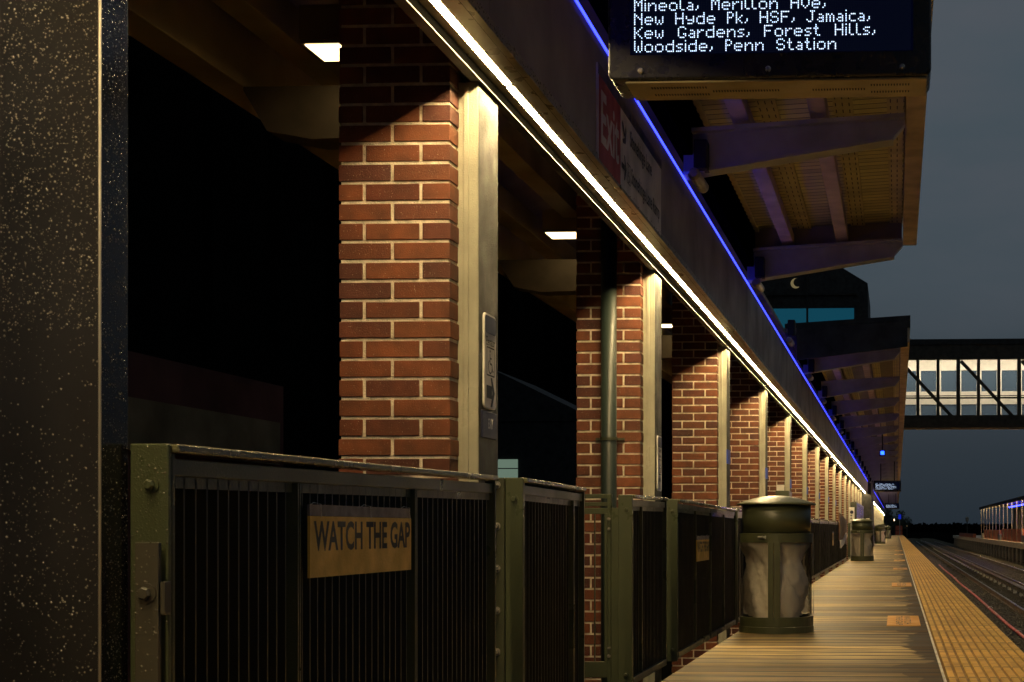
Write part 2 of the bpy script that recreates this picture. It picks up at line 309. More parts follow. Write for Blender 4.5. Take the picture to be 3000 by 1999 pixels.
# ------------------------------------------------------------------ mesh helpers
class MB:
    def __init__(s): s.v = []; s.f = []
    def add(s, vs, fs):
        n = len(s.v); s.v += [tuple(p) for p in vs]; s.f += [tuple(i+n for i in q) for q in fs]; return s
    def box(s, x0, x1, y0, y1, z0, z1):
        return s.add([(x0,y0,z0),(x1,y0,z0),(x1,y1,z0),(x0,y1,z0),(x0,y0,z1),(x1,y0,z1),(x1,y1,z1),(x0,y1,z1)],
                     [(0,3,2,1),(4,5,6,7),(0,1,5,4),(1,2,6,5),(2,3,7,6),(3,0,4,7)])
    def prism(s, poly, axis, a, b):
        n = len(poly)
        def P(p, t):
            return {'x': (t, p[0], p[1]), 'y': (p[0], t, p[1]), 'z': (p[0], p[1], t)}[axis]
        vs = [P(p, a) for p in poly]+[P(p, b) for p in poly]
        return s.add(vs, [tuple(range(n))[::-1], tuple(range(n, 2*n))]+[(i, (i+1) % n, n+(i+1) % n, n+i) for i in range(n)])
    def tube(s, pts, r, n=10, caps=True):
        pts = [Vector(p) for p in pts]; rs = r if isinstance(r, (list, tuple)) else [r]*len(pts)
        vs = []; fs = []
        for i, p in enumerate(pts):
            d = (pts[min(i+1, len(pts)-1)]-pts[max(i-1, 0)]).normalized()
            a = d.orthogonal().normalized() if abs(d.z) < .9 else Vector((1, 0, 0))
            a = (a-d*a.dot(d)).normalized(); b = d.cross(a)
            for k in range(n):
                t = 2*math.pi*k/n; vs.append(p+(a*math.cos(t)+b*math.sin(t))*rs[i])
        for i in range(len(pts)-1):
            for k in range(n):
                k2 = (k+1) % n; fs.append((i*n+k, i*n+k2, i*n+n+k2, i*n+n+k))
        if caps: fs += [tuple(range(n))[::-1], tuple(range((len(pts)-1)*n, len(pts)*n))]
        return s.add(vs, fs)
    def lathe(s, prof, c=(0, 0), n=48, a0=0, a1=2*math.pi):
        full = abs(a1-a0-2*math.pi) < 1e-6; m = n if full else n+1; vs = []; fs = []
        for r, z in prof:
            for k in range(m):
                t = a0+(a1-a0)*k/n; vs.append((c[0]+r*math.cos(t), c[1]+r*math.sin(t), z))
        for i in range(len(prof)-1):
            for k in range(n):
                k2 = (k+1) % m; fs.append((i*m+k, i*m+k2, i*m+m+k2, i*m+m+k))
        return s.add(vs, fs)
    def bolt(s, x, y, z, r, nrm='-y', h=.012):
        d = Vector({'-y': (0, -1, 0), 'x': (1, 0, 0), 'z': (0, 0, 1), '-z': (0, 0, -1), '-x': (-1, 0, 0)}[nrm]); p = Vector((x, y, z))
        s.tube([p, p+d*h*.3], r*1.5, 14); s.tube([p, p+d*h, p+d*h*1.3], [r, r, r*.75], 6); return s
    def dome(s, p, nrm, r, h=.5, n=7):
        p = Vector(p); d = Vector(nrm).normalized(); a = d.orthogonal().normalized(); b = d.cross(a)
        vs = []
        for q, rr in ((0, 1), (.6, .75)):
            for k in range(n):
                t = 2*math.pi*k/n; vs.append(p+(a*math.cos(t)+b*math.sin(t))*r*rr+d*r*h*q)
        vs.append(p+d*r*h)
        fs = [(k, (k+1) % n, n+(k+1) % n, n+k) for k in range(n)]+[(n+k, n+(k+1) % n, 2*n) for k in range(n)]
        return s.add(vs, fs)
    def mesh(s, name, mat, smooth=False):
        me = bpy.data.meshes.new(name); me.from_pydata(s.v, [], s.f); me.update()
        if smooth:
            for p in me.polygons: p.use_smooth = True
        for q in (mat if isinstance(mat, (list, tuple)) else [mat]): me.materials.append(M[q])
        return me
    def obj(s, name, mat, parent=None, smooth=False, bevel=0, at=None):
        o = bpy.data.objects.new(name, s.mesh(name, mat, smooth)); COL.objects.link(o)
        if at: o.location = at
        if parent: o.parent = parent
        if bevel:
            b = o.modifiers.new('bevel', 'BEVEL'); b.width = bevel; b.segments = 2; b.limit_method = 'ANGLE'
        if smooth:
            pass
        return o
def tag(o, label, cat, group=None, kind=None):
    if label: o['label'] = label
    if cat: o['category'] = cat
    if group: o['group'] = group
    if kind: o['kind'] = kind
    return o
def thing(name, label, cat, loc=(0, 0, 0), group=None, rz=0):
    o = bpy.data.objects.new(name, None); COL.objects.link(o); o.location = loc; o.rotation_euler.z = rz
    o.empty_display_size = .1
    return tag(o, label, cat, group)
def dup(o, loc, label=None, group=None):
    r = o.copy(); COL.objects.link(r); r.location = loc
    if label: r['label'] = label
    if group: r['group'] = group
    for c in o.children:
        q = c.copy(); COL.objects.link(q); q.parent = r
        for d in c.children:
            w = d.copy(); COL.objects.link(w); w.parent = q
    return r
def struct(o): o['kind'] = 'structure'; return o
def text_mesh(body, mat, fn, w, h, bold=.012, depth=0, space=1, sq=None):
    """letters fitted into w x h, laid out by fn(u, v) -> point"""
    c = bpy.data.curves.new('lettering', 'FONT'); c.body = body; c.size = 1; c.offset = bold; c.resolution_u = 3
    c.space_line = .85; c.align_x = 'LEFT'
    t = bpy.data.objects.new('lettering', c); COL.objects.link(t)
    dg = bpy.context.evaluated_depsgraph_get(); me = bpy.data.meshes.new_from_object(t.evaluated_get(dg))
    bpy.data.objects.remove(t); bpy.data.curves.remove(c)
    xs = [v.co.x for v in me.vertices]; ys = [v.co.y for v in me.vertices]
    x0, x1, y0, y1 = min(xs), max(xs), min(ys), max(ys)
    for v in me.vertices: v.co = fn((v.co.x-x0)/(x1-x0)*w, (v.co.y-y0)/(y1-y0)*h)
    me.materials.clear(); me.materials.append(M[mat]); me.name = 'lettering'
    return me
def text(body, mat, fn, w, h, parent, bold=.012, name='lettering'):
    o = bpy.data.objects.new(name, text_mesh(body, mat, fn, w, h, bold)); COL.objects.link(o); o.parent = parent
    return o
BAY = 3.82; Y1 = 5.06
def nth(i): return ['first', 'second', 'third', 'fourth', 'fifth', 'sixth', 'seventh', 'eighth', 'ninth', 'tenth', 'eleventh', 'twelfth'][i]

# ------------------------------------------------------------------ ground, platform
g = MB(); g.add([(-1500, -60, -1.36), (1500, -60, -1.36), (1500, 3000, -1.36), (-1500, 3000, -1.36)], [(0, 1, 2, 3)])
struct(g.obj('ground', 'ground'))
g = MB(); nx, ny = 60, 260
vs = []
for j in range(ny+1):
    y = -5+(j/ny)**1.6*330
    for i in range(nx+1):
        x = .35+i/nx*7.5; vs.append((x, y, -1.25+R.uniform(-.02, .025)+.05*math.sin(x*2.1+1)))
g.add(vs, [(j*(nx+1)+i, j*(nx+1)+i+1, (j+1)*(nx+1)+i+1, (j+1)*(nx+1)+i) for j in range(ny) for i in range(nx)])
struct(g.obj('track_bed', 'ballast'))
g = MB()
for y0, y1 in ((-4, 195),):
    g.box(-1.235, .80, y0, y1, -.22, 0)
pl = struct(g.obj('platform', 'deck'))
g = MB(); g.box(-1.18, .70, -4, 195, -.5, -.221); g.obj('edge_girder', 'concrete', pl)
g = MB()
for k in range(34): g.box(-1.1, .55, -2+k*5.9, -1.4+k*5.9, -1.36, -.501)
g.obj('support_pier', 'concrete', pl)
# ribbed yellow strip
prof = []; n = 10; w = (.81-.262)/n
for i in range(n):
    x = .262+i*w
    prof += [(x+.001, .004), (x+w*.14, .004), (x+w*.20, .018), (x+w*.82, .018), (x+w*.88, .004)]
prof.append((.812, .008)); prof.append((.812, -.03)); 
g = MB(); vs = []; ys = [-4+i*(199/60) for i in range(61)]
for y in ys: vs += [(p[0], y, p[1]) for p in prof]
L = len(prof); g.add(vs, [(j*L+i, j*L+i+1, (j+1)*L+i+1, (j+1)*L+i) for j in range(60) for i in range(L-1)])
g.add([(.262, -4, .006), (.262, 195, .006), (.262, 195, .018), (.262, -4, .018)], [(0, 3, 2, 1)])
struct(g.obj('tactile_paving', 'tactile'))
g = MB(); g.box(.246, .2605, -4, 195, .0005, .007)
struct(g.obj('edge_line', 'tie'))

# ------------------------------------------------------------------ canopy: trough, fascia, roof, beams
def canopy(label, y0, y1, ry0, ry1, beams, first):
    c = thing('platform_canopy', label, 'canopy', (0, y0, 0))
    d = -y0
    g = MB(); g.box(-1.482, -1.441, 0, y1+d, 2.357, 2.9); g.obj('inner_box', 'girder', c, bevel=.002)
    g = MB(); g.box(-1.288, -1.262, 0, y1+d, 2.357, 2.392)
    g.box(-1.4355, -1.2885, 0, y1+d, 2.3868, 2.43)
    g.box(-1.4405, -1.4365, 0, y1+d, 2.351, 2.3855)
    tr = g.obj('light_trough', 'trough', c, bevel=.002)
    g = MB(); g.box(-1.4364, -1.4357, 0, y1+d, 2.3545, 2.3865); g.box(-1.2896, -1.2882, 0, y1+d, 2.358, 2.3866); g.obj('added_baffle', 'baffle', c)  # black liners added in the trough to soak up lamp glare
    g = MB()
    y = y0
    while y < y1-.01:
        e = min(y+1.91, y1); g.box(-1.288, -1.272, y+d+.002, e+d-.002, 2.393, 2.86); y = e
    g.box(-1.4405, -1.274, 0, y1+d, 2.8605, 2.895)
    fa = g.obj('fascia', 'fascia', c, bevel=.002)
    rr = random.Random(3); y = max(y0, 2.5)
    q = MB(); q.dome((0, 0, 0), (1, 0, 0), .0045, .8, 6); rm_ = q.mesh('rivet', 'steel', True)
    while first and y < min(y1, 24):
        o = bpy.data.objects.new('rivet', rm_); COL.objects.link(o); o.parent = c; o.location = (-1.262, y+d, 2.374); y += .24
    if first:
        g = MB()
        for k in range(420):
            yy = 4.2+abs(rr.gauss(0, 1))*1.1 if k < 320 else rr.uniform(4.2, 14)
            g.dome((-1.2618, yy+d, 2.358+rr.random()*.034), (1, 0, 0), .0012+rr.random()**2*.0028, .7, 6)
        o = g.obj('raindrops', 'drop', c, smooth=True); o['kind'] = 'stuff'
    # roof, right side
    a, b = ry0+d, ry1+d
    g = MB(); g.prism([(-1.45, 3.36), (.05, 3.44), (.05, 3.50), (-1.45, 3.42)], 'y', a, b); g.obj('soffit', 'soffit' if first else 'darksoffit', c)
    g = MB()
    for x in (-1.24, -.79, -.33, .0): 
        z = 3.36+(x+1.45)*.0533
        g.box(x-.06, x+.06 if x < 0 else x+.045, a+.05, b-.05, z-.022, z-.003)
    g.obj('slotted_vent', 'vent', c)
    g = MB(); g.prism([(.052, 3.235), (.17, 3.235), (.17, 3.42), (.052, 3.42)], 'y', a, b-.12); g.obj('edge_board', 'edgeboard', c, bevel=.004)
    g = MB(); g.prism([(-1.46, 3.421), (.052, 3.505), (.052, 3.421), (.178, 3.421), (.178, 3.58), (-1.46, 3.48)], 'y', a-.03, b+.03)
    g.prism([(-1.30, 3.0), (.14, 3.17), (.14, 3.50), (-1.30, 3.425)], 'y', a-.06, a-.031) if not first else None
    g.obj('roof', 'roofing', c)
    g = MB(); g.box(-1.30, -1.215, a, b-.1, 3.03, 3.345); g.obj('girder', 'baffle', c)
    e_ = b-.19 if first else a+.001
    g = MB(); g.prism([(-1.27, 3.176), (.045, 3.252), (.045, 3.434), (-1.27, 3.365)], 'y', e_, e_+.03); g.obj('end_panel', 'fascia' if first else 'roofing', c)
    for x in (-.93, -.465):
        g = MB(); g.box(x-.052, x+.052, a+.02, b-.02, 3.235+(x+.93)*.055, 3.325+(x+.93)*.055); g.obj('purlin', 'purlin', c, bevel=.004)
    bm = None
    for y in beams:
        if bm is None:
            g = MB()
            g.prism([(-1.27, 2.925), (-.02, 3.12), (.05, 3.20), (.05, 3.225), (-1.27, 3.15)], 'y', -.045, .045)
            g.prism([(-1.27, 3.1505), (.05, 3.2255), (.05, 3.25), (-1.27, 3.175)], 'y', -.10, .10)
            g.prism([(-1.27, 2.905), (-.02, 3.10), (-.02, 3.119), (-1.27, 2.924)], 'y', -.075, .075)
            bm = g.mesh('crossbeam', 'beam')
        o = bpy.data.objects.new('crossbeam', bm); COL.objects.link(o); o.parent = c; o.location = (0, y+d, 0)
    # inner side over the piers
    g = MB(); g.prism([(-1.46, 3.35), (-1.46, 3.40), (-2.72, 2.99), (-2.72, 2.94)], 'y', 0, y1+d); g.obj('inner_soffit', 'inner', c)
    g = MB(); g.box(-2.72, -2.58, 0, y1+d, 2.55, 2.80); g.box(-2.72, -2.62, 0, y1+d, 2.802, 2.94); g.obj('inner_fascia', 'inner', c, bevel=.004)
    for x, z in ((-2.36, 2.665), (-2.02, 2.74)):
        g = MB(); g.box(x-.06, x+.06, 0, y1+d, z, z+.14); g.obj('inner_purlin', 'inner', c, bevel=.004)
    y = Y1+.19+BAY*math.ceil((y0-Y1-.19)/BAY); im = None
    while y < y1-.1 and y < 120:
        if im is None:
            g = MB(); g.prism([(-2.575, 2.53), (-2.48, 2.37), (-2.30, 2.335), (-1.93, 2.345), (-1.93, 2.545), (-2.575, 2.545)], 'y', .55, .72)
            im = g.mesh('inner_crossbeam', 'innerdark')
        o = bpy.data.objects.new('inner_crossbeam', im); COL.objects.link(o); o.parent = c; o.location = (0, y+d, 0)
        y += BAY
    return c
BEAM = lambda i: 8.95+BAY*i
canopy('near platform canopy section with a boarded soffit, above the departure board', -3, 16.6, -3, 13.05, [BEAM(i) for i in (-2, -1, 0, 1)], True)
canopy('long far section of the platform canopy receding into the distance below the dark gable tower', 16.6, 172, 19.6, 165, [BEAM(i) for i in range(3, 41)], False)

# ------------------------------------------------------------------ lamps
SEG = BAY/4; y = 5.31-SEG*7; i = 0; proto = None
while y < 171:
    if proto is None:
        g = MB(); g.box(-.0135, .0135, .014, SEG-.014, 0, .0007); me = g.mesh('linear_lamp', 'ledwarm')
    o = bpy.data.objects.new('linear_lamp', me); COL.objects.link(o); o.location = (-1.386, y, 2.386)
    tag(o, 'warm white linear lamp in the long glowing row under the fascia', 'lamp', 'warm linear lamps under the fascia')
    y += SEG
y = 8.6-BAY*3
bs = None
while y < 153:
    if bs is None:
        g = MB(); g.box(-.004, .004, .01, BAY-.01, 0, .009); bs = g.mesh('blue_light_strip', 'ledblue')
    o = bpy.data.objects.new('blue_light_strip', bs); COL.objects.link(o); o.location = (-1.272, y, 2.8955)
    tag(o, 'thin glowing blue light strip along the top of the fascia', 'light strip', 'blue light strips along the fascia')
    y += BAY
proto = None
for k in range(-2, 30):
    y = 5.45+BAY*k
    lab = {0: 'bright square downlight half hidden behind the top of the nearest brick pier', 1: 'bright downlight seen between the first and second brick piers', 2: 'small bright downlight seen between the second and third brick piers'}.get(k, 'small ceiling downlight behind the far brick piers')
    if proto is None:
        proto = thing('downlight', lab, 'lamp', (-2.02, y, 2.6), 'downlights behind the piers')
        g = MB(); g.box(-.19, .19, .0, .22, .004, .13); g.obj('housing', 'inner', proto, bevel=.003)
        g = MB(); g.box(-.185, .185, .005, .215, -.012, .0035); g.obj('trim', 'trough', proto)
        g = MB(); g.box(-.172, .172, .014, .206, -.016, -.0125); g.obj('lens', 'down', proto)
    else: dup(proto, (-2.02, y, 2.665 if k == 1 else 2.61), lab)
# floodlight boxes at the inner ends of the beams
proto = None
for n_, i in enumerate([-1, 0, 1]+list(range(2, 41))):
    y = BEAM(i)-.18
    lab = {0: 'black floodlight with a blue lit barrel, on the beam just below the departure board', 1: 'second black floodlight, on the last beam of the near canopy section', 2: 'black floodlight in the open gap between the two canopy sections'}.get(i, 'small black floodlight on a beam end of the far canopy')
    if proto is None:
        proto = thing('floodlight', lab, 'floodlight', (-1.165, y, 2.885), 'floodlights along the fascia')
        g = MB(); g.box(-.03, .05, .02, .16, .04, .21); g.obj('bracket', 'matte', proto, bevel=.006)
        g = MB(); g.tube([(.0, -.20, -.04), (.0, -.17, -.04), (.0, .22, -.03)], [.024, .036, .036], 16); g.tube([(.0, .2201, -.03), (0, .25, -.03)], .022, 12); g.obj('barrel', 'trough', proto, smooth=False)
    else: dup(proto, (-1.165, y, 2.885), lab)

# ------------------------------------------------------------------ brick piers with steel columns
X0, X1 = -1.911, -1.523; CH = .0672
def brick_mesh():
    g = MB(); gm = MB(); rr = random.Random(11)
    gm.box(X0+.006, X1-.006, .006, .344, -1.3, 2.95)
    j = .0115; D = .35; z = -1.3; k = 0
    wd = X1-X0
    while z < 2.93:
        cuts = [0, .226, .734, 1] if k % 2 == 0 else [0, .478, 1]
        sc = [0, .5, 1] if k % 2 else [0, .28, .78, 1]
        z1 = z+CH-j
        for a, b in zip(cuts, cuts[1:]):
            e = rr.uniform(-.0012, .0012); a2 = X0+a*wd+(j/2 if a else rr.uniform(-.002, .002)); b2 = X0+b*wd-(j/2 if b < 1 else rr.uniform(-.001, .0035))
            g.box(a2, b2, e, .1, z+rr.uniform(-.0008, .0008), z1+rr.uniform(-.0008, .0008))
            g.box(a2, b2, D-.1, D+e, z, z1)
        for a, b in zip(sc, sc[1:]):
            ya = max(.101+j, a*D+j/2) if a else .101+j*.6; yb = min(D-.101-j, b*D-j/2)
            if yb-ya < .03: continue
            g.box(X1-.1, X1+rr.uniform(-.001, .002), ya, yb, z, z1); g.box(X0+rr.uniform(-.001, .001), X0+.1, ya, yb, z, z1)
        z += CH; k += 1
    return g, gm
gb, gm = brick_mesh()
proto = None
piers = ['nearest brick pier with white steel column carrying the elevator plate', 'second brick pier, the one with a dark green downpipe in front',
         'third brick pier from the camera, behind the railing with the small yellow sign', 'fourth brick pier from the camera, above the left of the near bin lid', 'fifth brick pier from the camera, above the near bin lid']
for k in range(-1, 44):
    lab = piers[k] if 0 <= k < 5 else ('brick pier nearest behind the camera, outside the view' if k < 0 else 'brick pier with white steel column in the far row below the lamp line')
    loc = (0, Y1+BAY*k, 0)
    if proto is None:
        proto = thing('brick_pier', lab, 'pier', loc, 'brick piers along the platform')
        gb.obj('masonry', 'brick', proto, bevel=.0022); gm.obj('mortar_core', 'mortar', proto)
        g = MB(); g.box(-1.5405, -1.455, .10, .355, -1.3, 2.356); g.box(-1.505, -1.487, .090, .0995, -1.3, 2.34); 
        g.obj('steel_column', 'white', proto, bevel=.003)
        g = MB(); g.box(-1.4547, -1.4535, .104, .352, -1.3, 2.35); g.obj('dark_side_sheet', 'sideplate', proto)  # thin dark sheet laid over the column's own side face
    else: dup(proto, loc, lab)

# elevator plate, plaque
def face_x(x, y0, z0): return lambda u, v: (x, y0+u, z0+v)
def rounded(w, h, r, n=5):
    p = []
    for cx_, cy_, a in ((w-r, h-r, 0), (r, h-r, 90), (r, r, 180), (w-r, r, 270)):
        for k in range(n+1):
            t = math.radians(a+90*k/n); p.append((cx_+r*math.cos(t), cy_+r*math.sin(t)))
    return p
def wheelchair(parent, fn, s, mat='ink'):
    def stroke(pts, w):
        g = MB()
        for (a, b), (c, d) in zip(pts, pts[1:]):
            L = math.hypot(c-a, d-b) or 1; nx_, ny_ = -(d-b)/L*w/2, (c-a)/L*w/2
            g.add([fn(*p) for p in ((a+nx_, b+ny_), (a-nx_, b-ny_), (c-nx_, d-ny_), (c+nx_, d+ny_))], [(0, 1, 2, 3)])
        return g
    g = stroke([(.42*s, .78*s), (.42*s, .42*s), (.66*s, .42*s), (.76*s, .16*s), (.86*s, .18*s)], .07*s)
    arc = [(.44*s+.24*s*math.cos(math.radians(t)), .32*s+.24*s*math.sin(math.radians(t))) for t in range(120, 390, 15)]
    h = stroke(arc, .06*s); g.add(h.v, h.f)
    h = stroke([(.42*s, .62*s), (.62*s, .62*s)], .06*s); g.add(h.v, h.f)
    c = [(.42*s+.06*s*math.cos(t/8*6.283), .88*s+.06*s*math.sin(t/8*6.283)) for t in range(8)]
    g.add([fn(*p) for p in c], [tuple(range(8))])
    f = .015*s
    for q in ([(0, 0), (s, 0)], [(s, 0), (s, s)], [(s, s), (0, s)], [(0, s), (0, 0)]):
        h = stroke(q, .05*s); g.add(h.v, h.f)
    return g.obj('wheelchair_symbol', mat, parent)
def arrow(parent, fn, s, ang, mat='ink', th=.2):
    ca, sa = math.cos(math.radians(ang)), math.sin(math.radians(ang))
    P = lambda u, v: fn(s/2+(u*ca-v*sa)*s, s/2+(u*sa+v*ca)*s)
    g = MB(); g.add([P(-.5, -th/2), (P(.15, -th/2)), P(.15, th/2), P(-.5, th/2)], [(0, 1, 2, 3)])
    g.add([P(-.02, .48), P(.16, .48), P(.5, 0), P(.22, 0)], [(0, 3, 2, 1)]); g.add([P(-.02, -.48), P(.16, -.48), P(.5, 0), P(.22, 0)], [(0, 1, 2, 3)])
    return g.obj('arrow', mat, parent)
def plate(y0, z0, label, kind):
    t = thing('wayfinding_plate', label, 'sign', (-1.4515, y0, z0), 'wayfinding plates on the columns')
    w, h = .15, .335
    g = MB(); g.prism(rounded(w, h, .02), 'x', .004, .012); g.obj('panel', 'signwhite', t, bevel=.0015)
    g = MB(); g.prism(rounded(w-.014, .062, .014), 'x', .0125, .0135); g.obj('header', 'navy', t, at=(0, .007, h-.07))
    if kind == 0:
        text('Elevator', 'ink', face_x(.0132, .018, .222), .114, .032, t)
        wheelchair(t, face_x(.0132, .026, .118), .098)
        arrow(t, face_x(.0132, .022, .005), .108, 0, th=.42)
    else:
        text('Exit', 'ink', face_x(.0132, .03, .236), .09, .022, t); text('Ramp', 'ink', face_x(.0132, .03, .2), .09, .022, t)
        wheelchair(t, face_x(.0132, .03, .1), .09); arrow(t, face_x(.0132, .03, .01), .085, 90, th=.3)
    return t
plate(5.185, 1.225, 'pale rounded plate reading Elevator with wheelchair symbol and right arrow, on the nearest white column', 0)
plate(5.185+BAY, 1.03, 'pale rounded plate with symbols on the second white column, lower than the elevator plate', 1)
t = thing('column_plaque', 'small navy plaque with white characters below the elevator plate', 'plaque', (-1.4515, 5.166, 1.12))
g = MB(); g.box(.003, .011, 0, .185, 0, .095); g.obj('panel', 'navy', t, bevel=.002)
text('EXIT', 'signwhite', face_x(.0115, .07, .035), .06, .035, t)
me = None
for k in range(2, 9):
    if me is None: q = MB(); q.box(-.003, .010, .08, .28, 1.36, 1.48); me = q.mesh('column_plaque', 'plaqueblue')
    o = bpy.data.objects.new('column_plaque', me); COL.objects.link(o); o.location = (-1.451, Y1+BAY*k, 0)
    tag(o, 'small bright blue plaque on the %s white column from the camera' % nth(k), 'plaque', 'blue plaques on the columns')
# downpipe
t = thing('downpipe', 'dark green round downpipe strapped to the second brick pier', 'pipe', (-1.703, Y1+BAY-.06, -1.3))
g = MB(); g.tube([(0, 0, 0), (0, 0, 3.95)], .0465, 24); g.obj('pipe', 'pipe', t, smooth=True)
g = MB(); g.tube([(0, 0, 2.625), (0, 0, 2.642)], .054, 24); g.box(-.085, .085, .03, .055, 2.626, 2.641); g.obj('strap', 'olive_dark', t)

# ------------------------------------------------------------------ departure boards
F5 = {'M': '10001 11011 10101 10101 10001 10001 10001', 'N': '10001 11001 10101 10011 10001 10001 10001', 'K': '10001 10010 10100 11000 10100 10010 10001',
'W': '10001 10001 10001 10101 10101 10101 01010', 'A': '01110 10001 10001 11111 10001 10001 10001', 'H': '10001 10001 10001 11111 10001 10001 10001', 'P': '1110 1001 1001 1110 1000 1000 1000',
'S': '01110 10001 10000 01110 00001 10001 01110', 'F': '11111 10000 10000 11110 10000 10000 10000', 'J': '00111 00010 00010 00010 00010 10010 01100', 'G': '01110 10001 10000 10000 10011 10001 01110',
'a': '0000 0000 0110 0001 0111 1001 0111', 'c': '0000 0000 0111 1000 1000 1000 0111', 'd': '00001 00001 01111 10001 10001 10001 01111', 'e': '00000 00000 01110 10001 11111 10000 01110',
'i': '1 0 1 1 1 1 1', 'k': '1000 1000 1001 1010 1100 1010 1001', 'l': '100 100 100 100 100 100 011', 'm': '00000 00000 11010 10101 10101 10101 10101', 'n': '00000 00000 10110 11001 10001 10001 10001',
'o': '00000 00000 01110 10001 10001 10001 01110', 'r': '0000 0000 1011 1100 1000 1000 1000', 's': '0000 0000 0111 1000 0110 0001 1110', 't': '0100 0100 1110 0100 0100 0100 0011', 'v': '00000 00000 10001 10001 10001 01010 00100',
'w': '00000 00000 10001 10001 10101 10101 01010', 'y': '00000 00000 10001 10001 01111 00001 01110', ',': '00 00 00 00 01 01 10', '[': '11 10 10 10 10 10 11', ']': '11 01 01 01 01 01 11', '0': '0110 1001 1001 1001 1001 1001 0110', '9': '0110 1001 1001 0111 0001 0001 0110'}
def dots(rows, px, pz, x0, z0):
    g = MB(); r = px*.36
    for txt, total, rowz in rows:
        wch = sum(len(F5[c].split()[0])+1 for c in txt if c != ' '); ns = txt.count(' ')
        sp = (total-wch)/ns if ns else 0; cu = 0
        for ch in txt:
            if ch == ' ': cu += sp; continue
            gl = F5[ch].split()
            for j, row in enumerate(gl):
                for i, b in enumerate(row):
                    if b == '1':
                        x = x0+(cu+i)*px; z = rowz+(6-j)*pz
                        g.add([(x+r*math.cos(q), -.0015, z+r*1.12*math.sin(q)) for q in [k*math.pi/3 for k in range(6)]], [tuple(range(6))])
            cu += len(gl[0])+1
    return g
def board(label, loc, first=False):
    t = thing('departure_board', label, 'sign', loc, 'departure boards hung under the canopy')
    w = .953; h = .385
    poly = [(p[0], p[1]) for p in rounded(w, h, .022)]
    g = MB(); g.prism(poly, 'y', 0, .2); g.obj('casing', 'black', t, bevel=.006)
    g = MB(); g.box(.05, w-.012, .012, .19, -.0085, -.0015); g.obj('underside', 'casing', t, bevel=.002)
    for a, b, y in ((.12, .29, .06), (.12, .29, .13), (.30, .50, .10), (.60, .76, .10), (.775, .89, .06), (.775, .89, .13)):
        x = a; g = MB()
        while x < b: g.box(x, x+.004, y-.008, y+.008, -.010, -.0087); x += .0085
        g.obj('vent_slots', 'matte', t)
    g = MB(); g.box(.066, .90, -.0012, .0, .072, .345); g.obj('screen', 'screen', t)
    for x in (.098, .475, .868): g = MB(); g.tube([(x, 0, .024), (x, -.006, .024), (x, -.009, .024)], [.0085, .0085, .005], 12); g.obj('screw', 'steel', t)
    rows = [('Mineola, Merillon Ave,', 110, .081+.0405*3), ('New Hyde Pk, HSF, Jamaica,', 135, .081+.0405*2), ('Kew Gardens, Forest Hills,', 138, .081+.0405), ('Woodside, Penn Station', 116, .081),
            ('[0] Penn Station 9', 116, .081+.0405*4+.012)]
    g = dots(rows, .0052, .00505, .08, 0); g.box(.08, .72, -.0016, -.0013, .2365, .239); g.obj('led_text', 'dot', t)
    if first:
        g = MB(); z = .076
        while z < .34:
            x = .075
            while x < .895:
                q = .0009; g.add([(x-q, -.0014, z-q), (x+q, -.0014, z-q), (x+q, -.0014, z+q), (x-q, -.0014, z+q)], [(0, 1, 2, 3)]); x += .0052
            z += .00505
        o = g.obj('idle_led_grid', 'dimdot', t); o['kind'] = 'stuff'
    g = MB()
    for x in (.25, .72): g.tube([(x, .1, h-.01), (x, .1, 1.12)], .018, 12)
    g.obj('hanger', 'matte', t)
    return t
b0 = board('large near black departure board listing stops with white dot letters', (-.852, 4.4, 2.127), True)
dup(b0, (-.80, 52, 2.09), 'far departure board hanging in the middle distance under the canopy')
dup(b0, (-.78, 100, 2.13), 'farthest departure board, a tiny lit sign above the far end')
g = MB()
# ------------------------------------------------------------------ exit sign on the fascia
t = thing('exit_sign', 'long exit sign on the fascia with red Exit square and street names', 'sign', (-1.2715, 6.30, 2.372))
SL = 1.70; SH = .405
g = MB(); g.box(0, .010, 0, SL, 0, SH); g.obj('panel', 'signwhite', t, bevel=.002)
g = MB(); g.box(.0102, .0125, .012, .50, .0, SH-.05); g.obj('red_panel', 'red', t)
g = MB(); g.box(.0102, .0125, 0, SL, SH-.048, SH-.001); g.obj('header', 'navy', t)
fx = lambda y0, z0: (lambda u, v: (.0128, y0+u, z0+v))
text('Exit', 'signwhite', fx(.05, .075), .41, .23, t, .02)
arrow(t, fx(.53, .20), .12, -45, th=.22); arrow(t, fx(.53, .04), .12, 0, th=.22)
text('Stonehinge Lane', 'ink', fx(.75, .215), .62, .10, t, .01); text('Stonehinge Lane Ramp', 'ink', fx(.78, .045), .84, .10, t, .01)
wheelchair(t, fx(.665, .05), .09)

